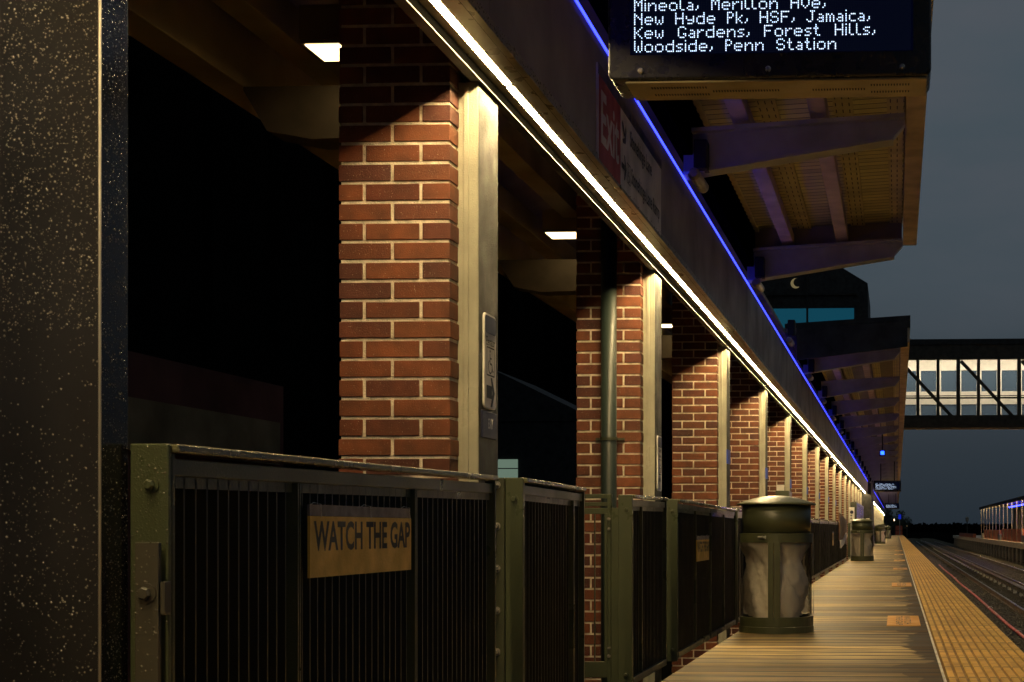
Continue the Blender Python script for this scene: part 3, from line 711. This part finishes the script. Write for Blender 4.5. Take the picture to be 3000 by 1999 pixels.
# ------------------------------------------------------------------ railings
RX = -1.32
def hexbolts(g, pts, r=.013):
    for p in pts: g.bolt(*p, r)
def bolts(t, pts, r, mat, h=.012):
    for p in pts: g = MB(); g.bolt(*p, r, '-y', h); g.obj('bolt', mat, t)
def railing(label, y0, y1, ztop0, ztop1, mull, z0=.02, post=True, side_bolts=False, drops=0):
    t = thing('railing_panel', label, 'railing', (RX, y0, 0), 'olive railing panels along the platform')
    L = y1-y0; zt = lambda y: ztop0+(ztop1-ztop0)*y/L
    P = lambda pts, a, b, g: g.prism(pts, 'x', a, b)
    g = MB(); P([(0, zt(0)-.016), (L, zt(L)-.016), (L, zt(L)), (0, zt(0))], -.05, .012, g); g.obj('top_rail', 'railcap', t, bevel=.003)
    g = MB()
    P([(0.01, zt(0)-.058), (L-.01, zt(L)-.058), (L-.01, zt(L)-.026), (.01, zt(0)-.026)], -.03, -.004, g)
    g.box(-.03, 0, 0, .012, z0, zt(0)-.017); g.box(-.03, 0.004, L-.014, L, z0, zt(L)-.017)
    g.box(-.04, .004, .012, L-.014, z0, z0+.035)
    g.obj('frame', 'olive', t, bevel=.002)
    ys = [.02]+[m-y0 for m in mull]+[L-.02]
    for a, b in zip(ys, ys[1:]):
        g = MB()
        P([(a+.012, zt(a)-.080), (b-.012, zt(b)-.080), (b-.012, zt(b)-.0585), (a+.012, zt(a)-.0585)], -.022, -.010, g)
        g.obj('infill_rail', 'olive_dark', t)
    for m in mull:
        g = MB(); g.box(-.026, .002, m-y0-.009, m-y0-.002, z0+.036, zt(m-y0)-.059); g.box(-.026, .002, m-y0+.002, m-y0+.009, z0+.036, zt(m-y0)-.059)
        g.obj('mullion', 'olive', t, bevel=.001)
    g = MB()
    for a, b in zip(ys, ys[1:]):
        n = max(2, int((b-a)/.0445))
        for k in range(1, n):
            y = a+(b-a)*k/n; g.box(-.036, -.010, y-.0028, y+.0028, z0+.036, zt(y)-.059)
    g.obj('pickets', 'picket', t)
    if post:
        g = MB(); g.box(-.072, .0, -.014, -.001, z0-.02, zt(0)); p = g.obj('post', 'olive', t, bevel=.003)
        bolts(t, [(-.032, -.014, zt(0)-.075), (-.032, -.014, z0+.05)], .010, 'olive')
    return t
rl = []
rl.append(railing('nearest railing panel, hung with a yellow watch the gap sign', 2.675, 4.88, .955, .975, [3.255, 4.061]))
rl.append(railing('second railing panel, a short one in front of the dark gap left of the downpipe', 5.265, 6.285, .981, .974, [6.085]))
rl.append(railing('third railing panel, short, just beyond the gap with brick showing through', 7.465, 8.55, .972, .979, [7.738]))
rl.append(railing('fourth railing panel, with a small yellow sign, reaching behind the near bin', 9.02, 12.27, .981, .965, [9.832, 10.637, 11.457]))
y = 12.45; k = 0
while y < 100:
    L = 3.2
    if not 38.3 < y+1 < 41:
        a = 'railing panel running from behind the near bin' if k == 0 else ('railing panel right of the near bin with an edge-on yellow sign' if 29 < y+L < 33 and y < 31 else 'railing panel in the far row beyond the near bin')
        railing(a, y, y+L, .972, .972, [y+.8, y+1.6, y+2.4])
    y += 3.37; k += 1
# bracket, second bolt on first post
t = rl[0]
g = MB(); g.box(-.050, -.006, -.040, -.028, -.05, .776); g.obj('hinge_plate', 'hinge', t, bevel=.002)
g = MB(); hexbolts(g, [(-.028, -.040, .684)], .0125); g.obj('bolt', 'hinge', t)
g = MB(); g.box(-.003, .006, -.040, -.014, .645, .705); g.obj('latch', 'hinge', t, bevel=.002)
rr = random.Random(5); g = MB()
for k in range(330):
    x = rr.uniform(-.070, -.002); z = rr.uniform(.0, .95); g.dome((x, -.0142 if z > .776 or x > -.006 or x < -.05 else -.0402, z), (0, -1, 0), .0008+rr.random()**2*.0019, .6, 6)
o = g.obj('raindrops', 'drop', t, smooth=True); o['kind'] = 'stuff'
# side plate with bolts beside the second panel
t = thing('end_post', 'dark end post with a column of five bolts between the first two railing panels', 'post', (RX, 5.23, 0), None)
g = MB(); g.box(-.10, -.062, .0, .012, 0, .98); g.box(-.062, -.0725, .012, .0125, 0, .98); g.obj('plate', 'olive_dark', t, bevel=.002)
bolts(t, [(-.088, 0, px) for px in (.955, .81, .66, .512, .366)], .009, 'steel', .02)
# return railing across the opening
t = thing('return_railing', 'short return railing crossing the gap, lit brick behind its bars', 'railing', (-1.40, 7.50, 0))
g = MB(); g.box(-.62, -.035, 0, .035, .955, .976); g.box(-.62, -.035, .005, .03, .915, .935); g.box(-.62, -.035, .005, .03, .875, .905); g.box(-.62, -.035, .005, .03, .05, .13); g.box(-.055, -.037, -.005, .04, .02, .976)
g.obj('frame', 'olive', t, bevel=.002)
g = MB()
for x in (-.12, -.28, -.44, -.60): g.box(x-.006, x, .012, .024, .131, .874)
g.obj('bars', 'olive_dark', t)
g = MB(); g.box(-.034, .003, -.014, .0, .0, .906); g.box(-.070, -.056, -.004, .03, .13, .88); g.obj('plate', 'olive', t, bevel=.002)
bolts(t, [(-.047, -.006, z) for z in (.85, .80, .20, .16)], .006, 'steel')

def gap_sign(y0, z0, w, h, label):
    t = thing('warning_sign', label, 'sign', (RX+.008, y0, z0), 'yellow watch the gap signs on the railing')
    g = MB(); g.box(-.003, .003, 0, w, 0, h-.026); g.obj('panel', 'yellow', t)
    g = MB(); g.box(-.0035, .0025, 0, w*.985, h-.0255, h); g.obj('grey_strip', 'greyvinyl', t)
    text('WATCH THE GAP', 'ink', lambda u, v: (.0034, w*.03+u, h*.36+v), w*.955, h*.42, t, .03)
    g = MB()
    for f in (.08, .54, .97):
        g.tube([(-.02, w*f-.012, h-.005), (-.008, w*f-.008, h+.005), (.006, w*f, h+.001), (.006, w*f+.004, h-.028)], .0012, 6)
    g.obj('cable_tie', 'tie', t)
    return t
gap_sign(3.292, .690, .70, .165, 'large yellow sign reading watch the gap, tied to the nearest railing panel')
gap_sign(9.80, .585, .64, .168, 'smaller yellow watch the gap sign left of the near bin')
gap_sign(30.6, .46, .68, .28, 'thin edge-on yellow sign on the railing right of the near bin')

# ------------------------------------------------------------------ foreground cabinet post
t = thing('clad_post', 'wet dark bronze post filling the left edge, covered in raindrops', 'post', (-1.40, 2.572, 0))
g = MB(); g.box(-.40, 0, 0, .099, -.2, 2.4); g.obj('cladding', 'polewet', t, bevel=.002)
g = MB(); g.tube([(.0005, -.0005, -.2), (.0005, -.0005, 2.4)], .0026, 8); g.obj('corner_seam', 'seam', t, smooth=True)
g = MB(); rr = random.Random(21)
for k in range(7000):
    x = -rr.random()*.2-.004; z = rr.uniform(.3, 1.8)
    p = 1 if z > 1.15 else (.22 if z > .92 else .38)
    if abs(z-.98) < .06: p = .15
    if rr.random() > p: continue
    s = .0006+rr.random()**3*.0018; g.dome((x, -.0003, z), (0, -1, 0), s, .65, 6)
for k in range(3200):
    s = .0005+rr.random()**3*.0013; g.dome((.0003, rr.uniform(.004, .096), rr.uniform(.3, 1.8)), (1, 0, 0), s, .65, 6)
o = g.obj('raindrops', 'drop', t, smooth=True); o['kind'] = 'stuff'

# ------------------------------------------------------------------ litter bins
def bin_(label, loc, rz=0):
    t = thing('litter_bin', label, 'bin', loc, 'olive litter bins along the platform', rz)
    r = .288
    g = MB(); g.lathe([(0, 0), (r+.004, 0), (r+.004, .048), (r-.02, .05)], n=56); g.lathe([(r-.004, .0505), (r-.004, .122), (r-.02, .124), (r-.02, .06)], n=56); g.obj('base', 'bin', t, bevel=0)
    g = MB()
    for a in (0, 90, 180, 270):
        ar = math.radians(a-90); hw = .115 if a % 180 == 0 else .10
        g.lathe([(r-.022, .05), (r, .05), (r, .70), (r-.022, .70), (r-.022, .05)], n=6, a0=ar-hw-.03, a1=ar-.012 if a == 0 else ar+hw)
        if a == 0:
            g.lathe([(r-.022, .05), (r+.004, .05), (r+.004, .70), (r-.022, .70), (r-.022, .05)], n=6, a0=ar+.008, a1=ar+hw+.06)
    g.obj('upright', 'bin', t)
    g = MB(); g.lathe([(r-.022, .695), (r, .695), (r, .765), (r-.03, .768), (r-.03, .70)], n=56); g.obj('door_rail', 'bin', t)
    g = MB(); g.lathe([(r-.035, .769), (r-.02, .772), (r-.02, .985), (r-.10, .987)], n=56); g.obj('drum', 'bin', t, smooth=True)
    g = MB(); g.lathe([(r-.05, .985), (r+.014, .985), (r+.022, .990), (r+.018, .998), (r-.02, 1.010), (.18, 1.038), (.10, 1.052), (.04, 1.057), (0, 1.058)], n=64); g.obj('domed_lid', 'bin', t, smooth=True)
    g = MB(); g.lathe([(r-.012, .123), (r-.012, .697)], n=56); g.obj('clear_panel', 'clear', t, smooth=True)
    g = MB(); g.tube([(-.12, -r+.022, .735), (-.062, -r-.006, .735)], .010, 10); g.box(-.068, -.056, -r-.012, -r+.005, .722, .748); g.obj('latch', 'steel', t, bevel=.002)
    g = MB(); rr = random.Random(hash(label) % 99 if False else len(label)); n = 64; vs = []; rows = 44
    for j in range(rows+1):
        z = .72-.60*j/rows; f = j/rows
        base = .255 if f < .08 else .255-.068*math.sin(min(1, (f-.08)/.25)*math.pi/2) if f < .33 else .187+.042*math.sin((f-.33)/.67*math.pi*.8)
        for k in range(n):
            a = 2*math.pi*k/n
            w = .030*math.sin(2*a+f*4+.6)+.018*math.sin(5*a-f*7)+.012*abs(math.sin(6*a+f*11))+.009*math.sin(13*a-f*17)+rr.uniform(-.005, .005)
            rad = min(.268, base+w*(.4+f)); vs.append((rad*math.cos(a)-.012, rad*math.sin(a), z))
    g.add(vs, [(j*n+k, j*n+(k+1) % n, (j+1)*n+(k+1) % n, (j+1)*n+k) for j in range(rows) for k in range(n)])
    g.obj('bin_bag', 'bag', t, smooth=True)
    return t
b1 = bin_('large near olive litter bin with domed lid and clear panels', (-.936, 11.68, 0))
dup(b1, (-.86, 37.6, 0), 'second olive litter bin, farther down the platform beside the help pillar')
dup(b1, (-.875, 80.4, 0), 'third olive litter bin, small in the distance')
dup(b1, (-.72, 124, 0), 'fourth and farthest olive litter bin, a tiny one near the platform end')

# warning plates let into the deck
proto = None
for y, lab in ((12.37, 'nearest yellow plate with black letters on the deck'), (20.85, 'second yellow plate on the deck'), (29.4, 'third yellow plate on the deck, right of the second bin'), (37.5, 'fourth yellow plate on the deck'), (46.2, 'fifth yellow plate on the deck'), (54.6, 'sixth and farthest yellow plate on the deck')):
    if proto is None:
        proto = thing('deck_plate', lab, 'plate', (-.082, y, .001), 'yellow warning plates on the deck')
        g = MB(); g.box(0, .28, 0, 1.4, 0, .005); g.obj('panel', 'orange', proto, bevel=.001)
        text('WATCH\nTHE GAP', 'ink', lambda u, v: (.075+v, 1.34-u, .0055), 1.28, .13, proto, .01)
    else: dup(proto, (-.07, y, .001), lab)

# ------------------------------------------------------------------ small platform furniture
t = thing('notice_box', 'olive notice box with a pale paper on top, behind the near bin', 'notice box', (-1.535, 19.0, .3))
g = MB(); g.box(0, .17, 0, .5, 0, .985); g.obj('box', 'olive', t, bevel=.004)
g = MB(); g.box(.171, .176, .02, .45, .62, .97); g.obj('panel', 'greyvinyl', t)
g = MB(); g.box(.177, .179, .02, .45, .90, .97); g.obj('header', 'navy', t)
g = MB(); g.box(.01, .11, .02, .03, .986, 1.06); g.obj('paper', 'signwhite', t)
t = thing('help_pillar', 'white help point pillar with a blue disc beside the second bin', 'help point', (-1.36, 43, 0))
g = MB(); g.box(0, .15, 0, .16, 0, 1.42); g.obj('pillar', 'signwhite', t, bevel=.004)
g = MB(); g.tube([(.075, -.002, 1.28), (.075, -.008, 1.28)], .05, 20); g.obj('disc', 'navy', t)
text('Help', 'navy', lambda u, v: (.105-v, -.004, 1.20-u), .36, .07, t)
t = thing('windscreen', 'dark glazed windscreen panel standing beside the help pillar', 'windscreen', (-1.40, 50, 0))
g = MB(); g.box(0, .06, 0, 11, .1, 1.66); g.obj('glazing', 'black', t)
g = MB(); g.box(-.22, 0.07, -.04, -.001, 0, 1.70); g.box(-.01, .07, 0, 11, 1.661, 1.70); g.obj('frame', 'olive_dark', t)
t = thing('help_pillar', 'small white pillar sign with a round symbol, beyond the windscreen', 'sign', (-1.30, 64, 0))
g = MB(); g.box(0, .14, 0, .1, 0, 1.25); g.obj('pillar', 'signwhite', t); g = MB(); g.tube([(.07, -.002, 1.02), (.07, -.008, 1.02)], .05, 16); g.obj('disc', 'navy', t)
t = thing('notice_board', 'slanted brown panel with pale latch plates on the railing left of the second bin', 'panel', (-1.34, 33.9, 0))
g = MB(); g.prism([(0, .55), (5.2, .40), (5.2, 1.02), (0, 1.17)], 'x', .02, .05); g.obj('panel', 'tan', t)
g = MB(); g.prism([(.1, .36), (2.2, .43), (4.2, .62), (4.2, .72), (2.0, .56), (.1, .54)], 'x', .051, .08); g.obj('latch_plate', 'signwhite', t)
# platform end: barrier, pole with blue sign, fence, lamp
t = thing('end_barrier', 'orange red barrier closing the far platform end', 'barrier', (-.14, 190, 0))
g = MB(); g.box(0, .85, 0, .08, .02, .52); g.box(0, .85, 0, .08, .60, 1.2); g.obj('board', 'barrier', t)
g = MB(); g.box(.06, .12, .081, .14, 0, 1.2); g.box(.73, .79, .081, .14, 0, 1.2); g.obj('leg', 'bridge', t)
t = thing('signal_mast', 'thin pole with a small blue sign above the end barrier', 'pole', (.38, 188, 0))
g = MB(); g.tube([(0, 0, 0), (0, 0, 2.6)], .05, 10); g.obj('pole', 'steel', t)
g = MB(); g.box(-.17, .17, -.08, -.051, 2.02, 2.6); g.obj('sign', 'screen_blue' if 'screen_blue' in M else 'navy', t)
t = thing('end_fence', 'dark picket fence across the far end of the platform', 'fence', (-1.25, 190, 0))
g = MB()
for k in range(9): g.box(.05+k*.12, .09+k*.12, 0, .04, 0, 1.15)
g.box(0, 1.1, -.01, .05, 1.15, 1.2); g.obj('pickets', 'matte', t)

# red cable along the track bed
g = MB(); rr = random.Random(8)
pts = [(2.13+.012*math.sin(y*.35)+rr.uniform(-.006, .006), y, -1.02) for y in [20+k*2. for k in range(29)]]
g.tube(pts, .030, 8); c = g.obj('cable', 'redcable', None, smooth=True)
tag(c, 'red cable running beside the rails below the platform edge', 'cable')
g = MB()
for y in (26.5, 34.5, 44, 55): g.tube([(2.13-.05, y, -1.0), (2.12, y, -.975), (2.18, y, -.985), (2.20, y+.05, -1.02)], .006, 6)
g.obj('cable_tie', 'tie', c)

# ------------------------------------------------------------------ tracks
def track(label, xa, xb, y1, third=None):
    t = thing('railway_track', label, 'railway track', (0, 0, -1.22))
    for x in (xa, xb):
        g = MB(); g.box(x-.065, x+.065, 0, y1, 0, .022); g.box(x-.011, x+.011, 0, y1, .0221, .11); g.box(x-.034, x+.034, 0, y1, .1101, .144)
        r = g.obj('rail', 'rust', t); h = MB(); h.box(x-.030, x+.030, 0, y1, .1445, .148); h.obj('rail_head', 'railtop', r)
    me = None; st = MB(); m = (xa+xb)/2; n = 0; y = 4
    while y < y1:
        if n < 100:
            if me is None:
                q = MB(); q.box(m-1.12, m+1.12, 0, .2, -.12, -.003); me = q.mesh('sleeper', 'sleeper')
            o = bpy.data.objects.new('sleeper', me); COL.objects.link(o); o.parent = t; o.location = (rr.uniform(-.03, .03), y, rr.uniform(-.006, .0))
        else: st.box(m-1.12, m+1.12, y, y+.2, -.12, -.003)
        n += 1; y += .58
    o = st.obj('far_sleepers', 'sleeper', t); o['kind'] = 'stuff'
    if third:
        g = MB(); g.box(third-.04, third+.04, 4, y1, .12, .20); g.obj('power_rail', 'railtop', t)
        q = MB(); q.box(third-.05, third+.05, 0, .14, 0, .119); im = q.mesh('insulator', 'tie')
        for k in range(60): o = bpy.data.objects.new('insulator', im); COL.objects.link(o); o.parent = t; o.location = (0, 9+k*2.4, 0)
        g = MB(); g.box(third-.10, third+.09, 4, y1, .26, .285); g.obj('cover_board', 'rust', t)
    return t
track('near railway track below the yellow strip', 1.62, 2.95, 230, 3.72)
track('far railway track beside the opposite platform', 4.30, 5.72, 230)
g = MB(); rr = random.Random(4)
for k in range(9000):
    x = rr.choice((rr.uniform(1.75, 3.4), rr.uniform(1.75, 6.2))); y = 8+rr.random()**1.7*60; s = rr.uniform(.018, .045)
    p = [Vector((rr.uniform(-1, 1), rr.uniform(-1, 1), rr.uniform(-.7, 1))).normalized()*s*rr.uniform(.7, 1.2) for _ in range(6)]
    c = Vector((x, y, -1.215)); o1 = [Vector((s, 0, 0)), Vector((-s, 0, 0)), Vector((0, s, 0)), Vector((0, -s, 0)), Vector((0, 0, s*.8)), Vector((0, 0, -s*.6))]
    g.add([c+a+b*.4 for a, b in zip(o1, p)], [(0, 2, 4), (2, 1, 4), (1, 3, 4), (3, 0, 4), (2, 0, 5), (1, 2, 5), (3, 1, 5), (0, 3, 5)])
o = g.obj('ballast_stones', 'stone'); tag(o, 'loose grey ballast stones between the rails', 'ballast', kind='stuff')

# ------------------------------------------------------------------ opposite platform and shelter
g = MB(); g.box(7.0, 12, 40, 188, -.32, 0); op = struct(g.obj('opposite_platform', 'edgeboard'))
me = None
for k in range(48):
    if me is None:
        q = MB(); q.box(-.08, .03, 0, .32, -1.36, -.321); me = q.mesh('support_post', 'concrete')
    o = bpy.data.objects.new('support_post', me); COL.objects.link(o); o.parent = op; o.location = (7.12, 44+3*k, 0)
g = MB(); g.box(8.2, 8.4, 40, 188, -1.36, -.321); g.obj('back_wall', 'matte', op)
t = thing('opposite_shelter', 'opposite platform shelter with pale posts, red brick base and blue lights', 'shelter', (7.3, 60, 0))
me = None
for k in range(18):
    y = 5+k*3.83
    if me is None: q = MB(); q.box(-.03, .02, 0, .06, 0, 2.52); me = q.mesh('post', 'trough')
    o = bpy.data.objects.new('post', me); COL.objects.link(o); o.parent = t; o.location = (0, y, 0)
g = MB(); g.prism([(-.14, 2.56), (3.6, 2.76), (3.6, 2.9), (-.14, 2.68)], 'y', 0, 71); g.box(-.14, -.10, 0, 71, 2.46, 2.559); g.obj('roof', 'roofing', t)
g = MB(); g.box(.0, .25, 28, 45, 0, .80); g.box(.0, .25, 48, 66, 0, .72); g.box(.02, .28, 8, 25, 0, .76); g.obj('brick_base', 'farbrick', t)
g = MB(); g.box(3.1, 3.3, 0, 36, 0, 2.5); g.obj('rear_wall', 'paleband', t)
g = MB(); g.box(2.8, 3.05, 36.1, 71, 0, 2.6); g.obj('dark_glazing', 'matte', t)
g = MB(); g.box(2.55, 2.63, 0, 33, 1.98, 2.05); g.obj('white_lamp', 'ledwarm_far', t)
g = MB(); g.box(-.09, -.05, 0, 70, 2.50, 2.51); g.obj('added_eave_light', 'ledwarm_far', t)  # unseen strip added behind the eave to light posts and brick
g = MB(); g.box(1.5, 1.55, 12, 33, 2.25, 2.30); g.box(1.0, 1.05, 38, 52, 2.38, 2.44); g.obj('blue_lamp', 'ledblue_far', t)
g = MB(); g.box(-.1, .3, 25.2, 27.6, 0, .43); g.box(-.1, .3, 45.2, 47.6, 0, .43); g.box(-.1, .3, 66.2, 68.5, 0, .43); g.obj('stone_pier', 'concrete', t)
t = thing('end_lamp_post', 'short lamp post at the far end of the opposite platform', 'lamp post', (7.7, 165, 0))
g = MB(); g.tube([(0, 0, 0), (0, 0, 1.6)], .06, 8); g.obj('pole', 'bridge', t); g = MB(); g.tube([(0, 0, 1.6), (.0, 0, 2.0), (.0, 0, 2.15)], [.14, .20, .06], 10); g.obj('lantern', 'concrete', t)
g = MB(); g.box(6.95, 7.2, 137, 168, .001, .35); o = g.obj('brick_wall', 'farbrick'); tag(o, 'low dark red wall on the opposite platform end', 'wall')

# ------------------------------------------------------------------ footbridge and tower
FY = 60; zb, zt_ = 4.82, 8.2
t = thing('footbridge', 'lit footbridge with dark truss crossing above the tracks', 'footbridge', (0, FY, 0))
XA, XB = -1.4, 16
g = MB(); g.box(XA, XB, -.35, 2.6, zt_-.02+.25-.33, zt_+.12); g.obj('roof', 'roofing', t)
g = MB(); g.box(XA, XB, -.3, -.05, 7.52, 8.098); g.box(XA, XB, -.28, -.1, zb, zb+.49); g.obj('chord', 'bridge', t)
g = MB(); g.box(XA, XB, -.09, 2.5, zb+.1, zb+.3); g.obj('floor', 'concrete', t)
wx = .80; x00 = .04
g = MB()
k = 0; x = x00
while x < XB:
    g.box(x-(.075 if k % 3 == 0 else .06), x+(.075 if k % 3 == 0 else .06), -.28, -.08, zb+.491, 7.519); x += wx; k += 1
g.obj('post', 'bridge', t)
g = MB(); x = x00
while x < XB-2.3:
    a, b = Vector((x+.1, -.2, 7.46)), Vector((x+2.15, -.2, zb+.43)); d = (b-a).normalized(); n_ = Vector((d.z, 0, -d.x))*.065
    g.add([p+Vector((0, s, 0)) for s in (-.06, .06) for p in (a+n_, a-n_, b-n_, b+n_)], [(0, 1, 2, 3), (7, 6, 5, 4), (0, 4, 5, 1), (1, 5, 6, 2), (2, 6, 7, 3), (3, 7, 4, 0)])
    x += 2.4
g.obj('diagonal', 'bridge', t)
g = MB(); g.box(XA, XB, -.2, -.12, 5.97, 6.03); g.box(XA, XB, -.2, -.12, 6.07, 6.10); g.obj('handrail', 'bridge', t)
g = MB(); # rear wall with window holes
def wallrow(z0, z1): g.box(XA, XB, 2.4, 2.5, z0, z1)
wallrow(7.36, 8.05); wallrow(5.96, 6.49); wallrow(zb+.3, 5.5)
x = x00
while x < XB: q_ = x*1.041; g.box(q_-.07, q_+.13, 2.4, 2.5, 5.501, 5.959); g.box(q_-.07, q_+.13, 2.4, 2.5, 6.491, 7.359); x += wx
g.obj('rear_wall', 'bridgewall', t)
g = MB(); g.box(XA, XB, 2.44, 2.455, 5.51, 5.95); g.obj('glazing', 'reflecting_pane', t); g = MB(); g.box(XA, XB, 2.44, 2.455, 6.50, 7.35); g.obj('glazing', 'reflecting_pane', t)
g = MB(); g.box(XA, XB, 1.2, 1.3, 7.72, 7.78); g.obj('lamp', 'bridgelamp' if 'bridgelamp' in M else 'down', t)

TY = 66; s_ = TY/4400
tx = lambda px: (px-2627)*s_+.0; tz = lambda py: .8+(1550-py)*s_
t = thing('gable_tower', 'dark gabled tower with a teal lit window and a glowing crescent on the glass', 'tower', (0, TY, 0))
poly = [(tx(2120), -1.3), (tx(2556), -1.3), (tx(2541.8), tz(829)), (tx(2434.6), tz(763)), (tx(2120), tz(850))]
g = MB(); g.prism(poly, 'y', .1, 7); g.obj('wall', 'roofing', t)
g = MB(); g.box(tx(2245), tx(2362), .0, .09, tz(960), tz(903)); g.box(tx(2368), tx(2502), .0, .09, tz(960), tz(903)); w_ = g.obj('window', 'teal' if 'teal' in M else 'navy', t)
g = MB(); g.box(tx(2362), tx(2368), -.05, .099, tz(975), tz(790)); g.box(tx(2240), tx(2510), -.04, .098, tz(864), tz(859)); g.box(tx(2240), tx(2510), -.04, .098, tz(902), tz(897)); g.obj('window_frame', 'matte', t)
cxm, czm, rm = tx(2331), tz(829), 15*s_
outer = [(cxm+rm*math.cos(math.radians(a)), czm+rm*math.sin(math.radians(a))) for a in range(75, 316, 12)]
inner = [(cxm+rm*.42+rm*.86*math.cos(math.radians(a)), czm+rm*.18+rm*.86*math.sin(math.radians(a))) for a in range(282, 100, -12)]
g = MB(); n_ = min(len(outer), len(inner))
ip = [inner[round(k*(len(inner)-1)/(len(outer)-1))] for k in range(len(outer))][::-1]
vs = [(p[0], -.01, p[1]) for p in outer]+[(p[0], -.01, p[1]) for p in ip]; n_ = len(outer)
g.add(vs, [(k, k+1, n_+k+1, n_+k) for k in range(n_-1)]); g.obj('crescent', 'moon' if 'moon' in M else 'yellow', t)  # glowing crescent sheet laid on the tower glass
t = thing('antenna', 'thin antenna mast above the far canopy roof', 'antenna', (-.075, 33, 3.58))
g = MB(); g.tube([(0, 0, 0), (0, 0, .5), (0, 0, 1.0)], [.012, .009, .004], 6); g.obj('mast', 'matte', t)
t = thing('blue_spot_lamp', 'brilliant blue spot lamp glowing under the far canopy', 'lamp', (-.36, 38, 2.72))
g = MB(); g.box(-.045, .045, -.05, -.04, -.045, .045); g.obj('lens', 'bluespot', t)
g = MB(); g.box(-.075, .075, -.039, .06, -.075, .075); g.tube([(0, .0, .06), (0, 0, .5)], .015, 8); g.obj('housing', 'matte', t)

# ------------------------------------------------------------------ dark surroundings at the left
t = thing('dark_building', 'dim dark building with a pale wall band behind the near railing', 'building', (-6.2, 2, -1.36))
g = MB(); g.box(-3, 0, 0, 12.9, 0, 3.6); g.box(-3, 0, 0, 9.5, 3.601, 5.6); g.obj('wall', 'darkwall', t)
g = MB(); g.box(.001, .05, 0, 8.2, 2.86, 3.28); g.box(.001, .05, 9.0, 12.7, 2.80, 3.22); g.obj('wall_band', 'paleband', t)
g = MB(); g.box(.001, .16, 8.25, 8.95, 0, 5.2); g.box(.051, .09, 4.4, 4.6, .2, 4.8); g.obj('pilaster', 'matte', t)
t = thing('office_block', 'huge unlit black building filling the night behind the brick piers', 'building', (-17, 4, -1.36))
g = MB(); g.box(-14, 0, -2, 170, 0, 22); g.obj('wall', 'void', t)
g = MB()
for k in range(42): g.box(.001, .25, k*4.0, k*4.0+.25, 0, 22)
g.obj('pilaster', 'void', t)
t = thing('far_house', 'small far building with a lit window, seen between the first two piers', 'building', (-12.5, 46, -1.36))
g = MB(); g.box(-3.5, 3, .1, 6, 0, 5.5); g.prism([(-3.7, 5.5), (3.3, 5.5), (-.2, 7.2)], 'y', 0.05, 6.2); g.obj('wall', 'matte', t)
g = MB(); g.box(.05, .75, .04, .099, 3.75, 4.32); w_ = g.obj('window', 'winlit' if 'winlit' in M else 'down', t)
g = MB(); g.box(.03, .77, .0, .039, 4.02, 4.05); g.obj('window_bar', 'matte', w_)
def tree(label, x, y, h, r):
    t = thing('tree', label, 'tree', (x, y, -1.36), 'dark trees beyond the platform end'); rr = random.Random(int(x*7+y))
    g = MB(); g.tube([(0, 0, 0), (.1, 0, h*.4), (0, .1, h*.8)], [.25, .18, .06], 8)
    for k in range(6):
        a = rr.random()*6.28; g.tube([(0, 0, h*(.35+.06*k)), (r*.6*math.cos(a), r*.6*math.sin(a), h*(.55+.06*k))], [.09, .03], 6)
    g.obj('trunk', 'bark', t)
    g = MB(); cl = [(rr.gauss(0, r*.4), rr.gauss(0, r*.4), h*.65+rr.gauss(0, h*.16), r*rr.uniform(.25, .5)) for _ in range(18)]
    for k in range(2600):
        c = rr.choice(cl); d = Vector((rr.gauss(0, 1), rr.gauss(0, 1), rr.gauss(0, 1))).normalized()*c[3]*rr.random()**.4; p = Vector(c[:3])+d
        a = Vector((rr.gauss(0, 1), rr.gauss(0, 1), rr.gauss(0, 1))).normalized(); b = a.orthogonal().normalized(); s = rr.uniform(.08, .16)
        g.add([p+a*s, p+b*s*.6, p-a*s, p-b*s*.6], [(0, 1, 2, 3)])
    g.obj('crown', 'leaf', t)
tree('dark bushy tree closing the view at the left of the platform end', -2.2, 206, 5.6, 2.4)
tree('rounder dark tree just beyond the end barrier', .2, 212, 4.3, 2.0)
tree('dark tree at the far left beyond the lamp line', -6.5, 200, 7, 3)
g = MB(); rr = random.Random(2)
for k in range(6000):
    x = rr.uniform(-120, 420); y = rr.uniform(880, 960); h = 4.7+.25*math.sin(x*.05)+.15*math.sin(x*.21); z = rr.random()**.6*h-1.3
    s = rr.uniform(.6, 1.6); a = Vector((rr.gauss(0, 1), rr.gauss(0, 1), rr.gauss(0, 1))).normalized(); b = a.orthogonal().normalized(); p = Vector((x, y, z))
    g.add([p+a*s, p+b*s, p-a*s, p-b*s], [(0, 1, 2, 3)])
g.box(-200, 500, 962, 966, -1.36, 3.4)
o = g.obj('treeline', 'void'); tag(o, 'low dark treeline along the horizon', 'treeline', kind='stuff')

t = thing('far_street_lamp', 'tiny warm street lamp among the dark trees past the platform end', 'street lamp', (-.33, 203, -1.36))
g = MB(); g.tube([(0, 0, 0), (0, 0, 3.25)], .05, 8); g.obj('pole', 'bridge', t)
g = MB(); g.tube([(0, 0, 3.26), (0, 0, 3.4), (0, 0, 3.5)], [.05, .06, .03], 10); g.obj('lantern', 'lampfar', t)
t = thing('track_signal', 'small dim signal post beside the track past the platform end', 'signal', (1.35, 198, -1.36))
g = MB(); g.tube([(0, 0, 0), (0, 0, 2.3)], .05, 8); g.obj('pole', 'bridge', t)
g = MB(); g.box(-.15, .15, 0, .12, 2.1, 2.7); g.obj('head', 'matte', t); g = MB(); g.tube([(0, -.01, 2.55), (0, -.03, 2.55)], .06, 10); g.obj('lens', 'moon', t)
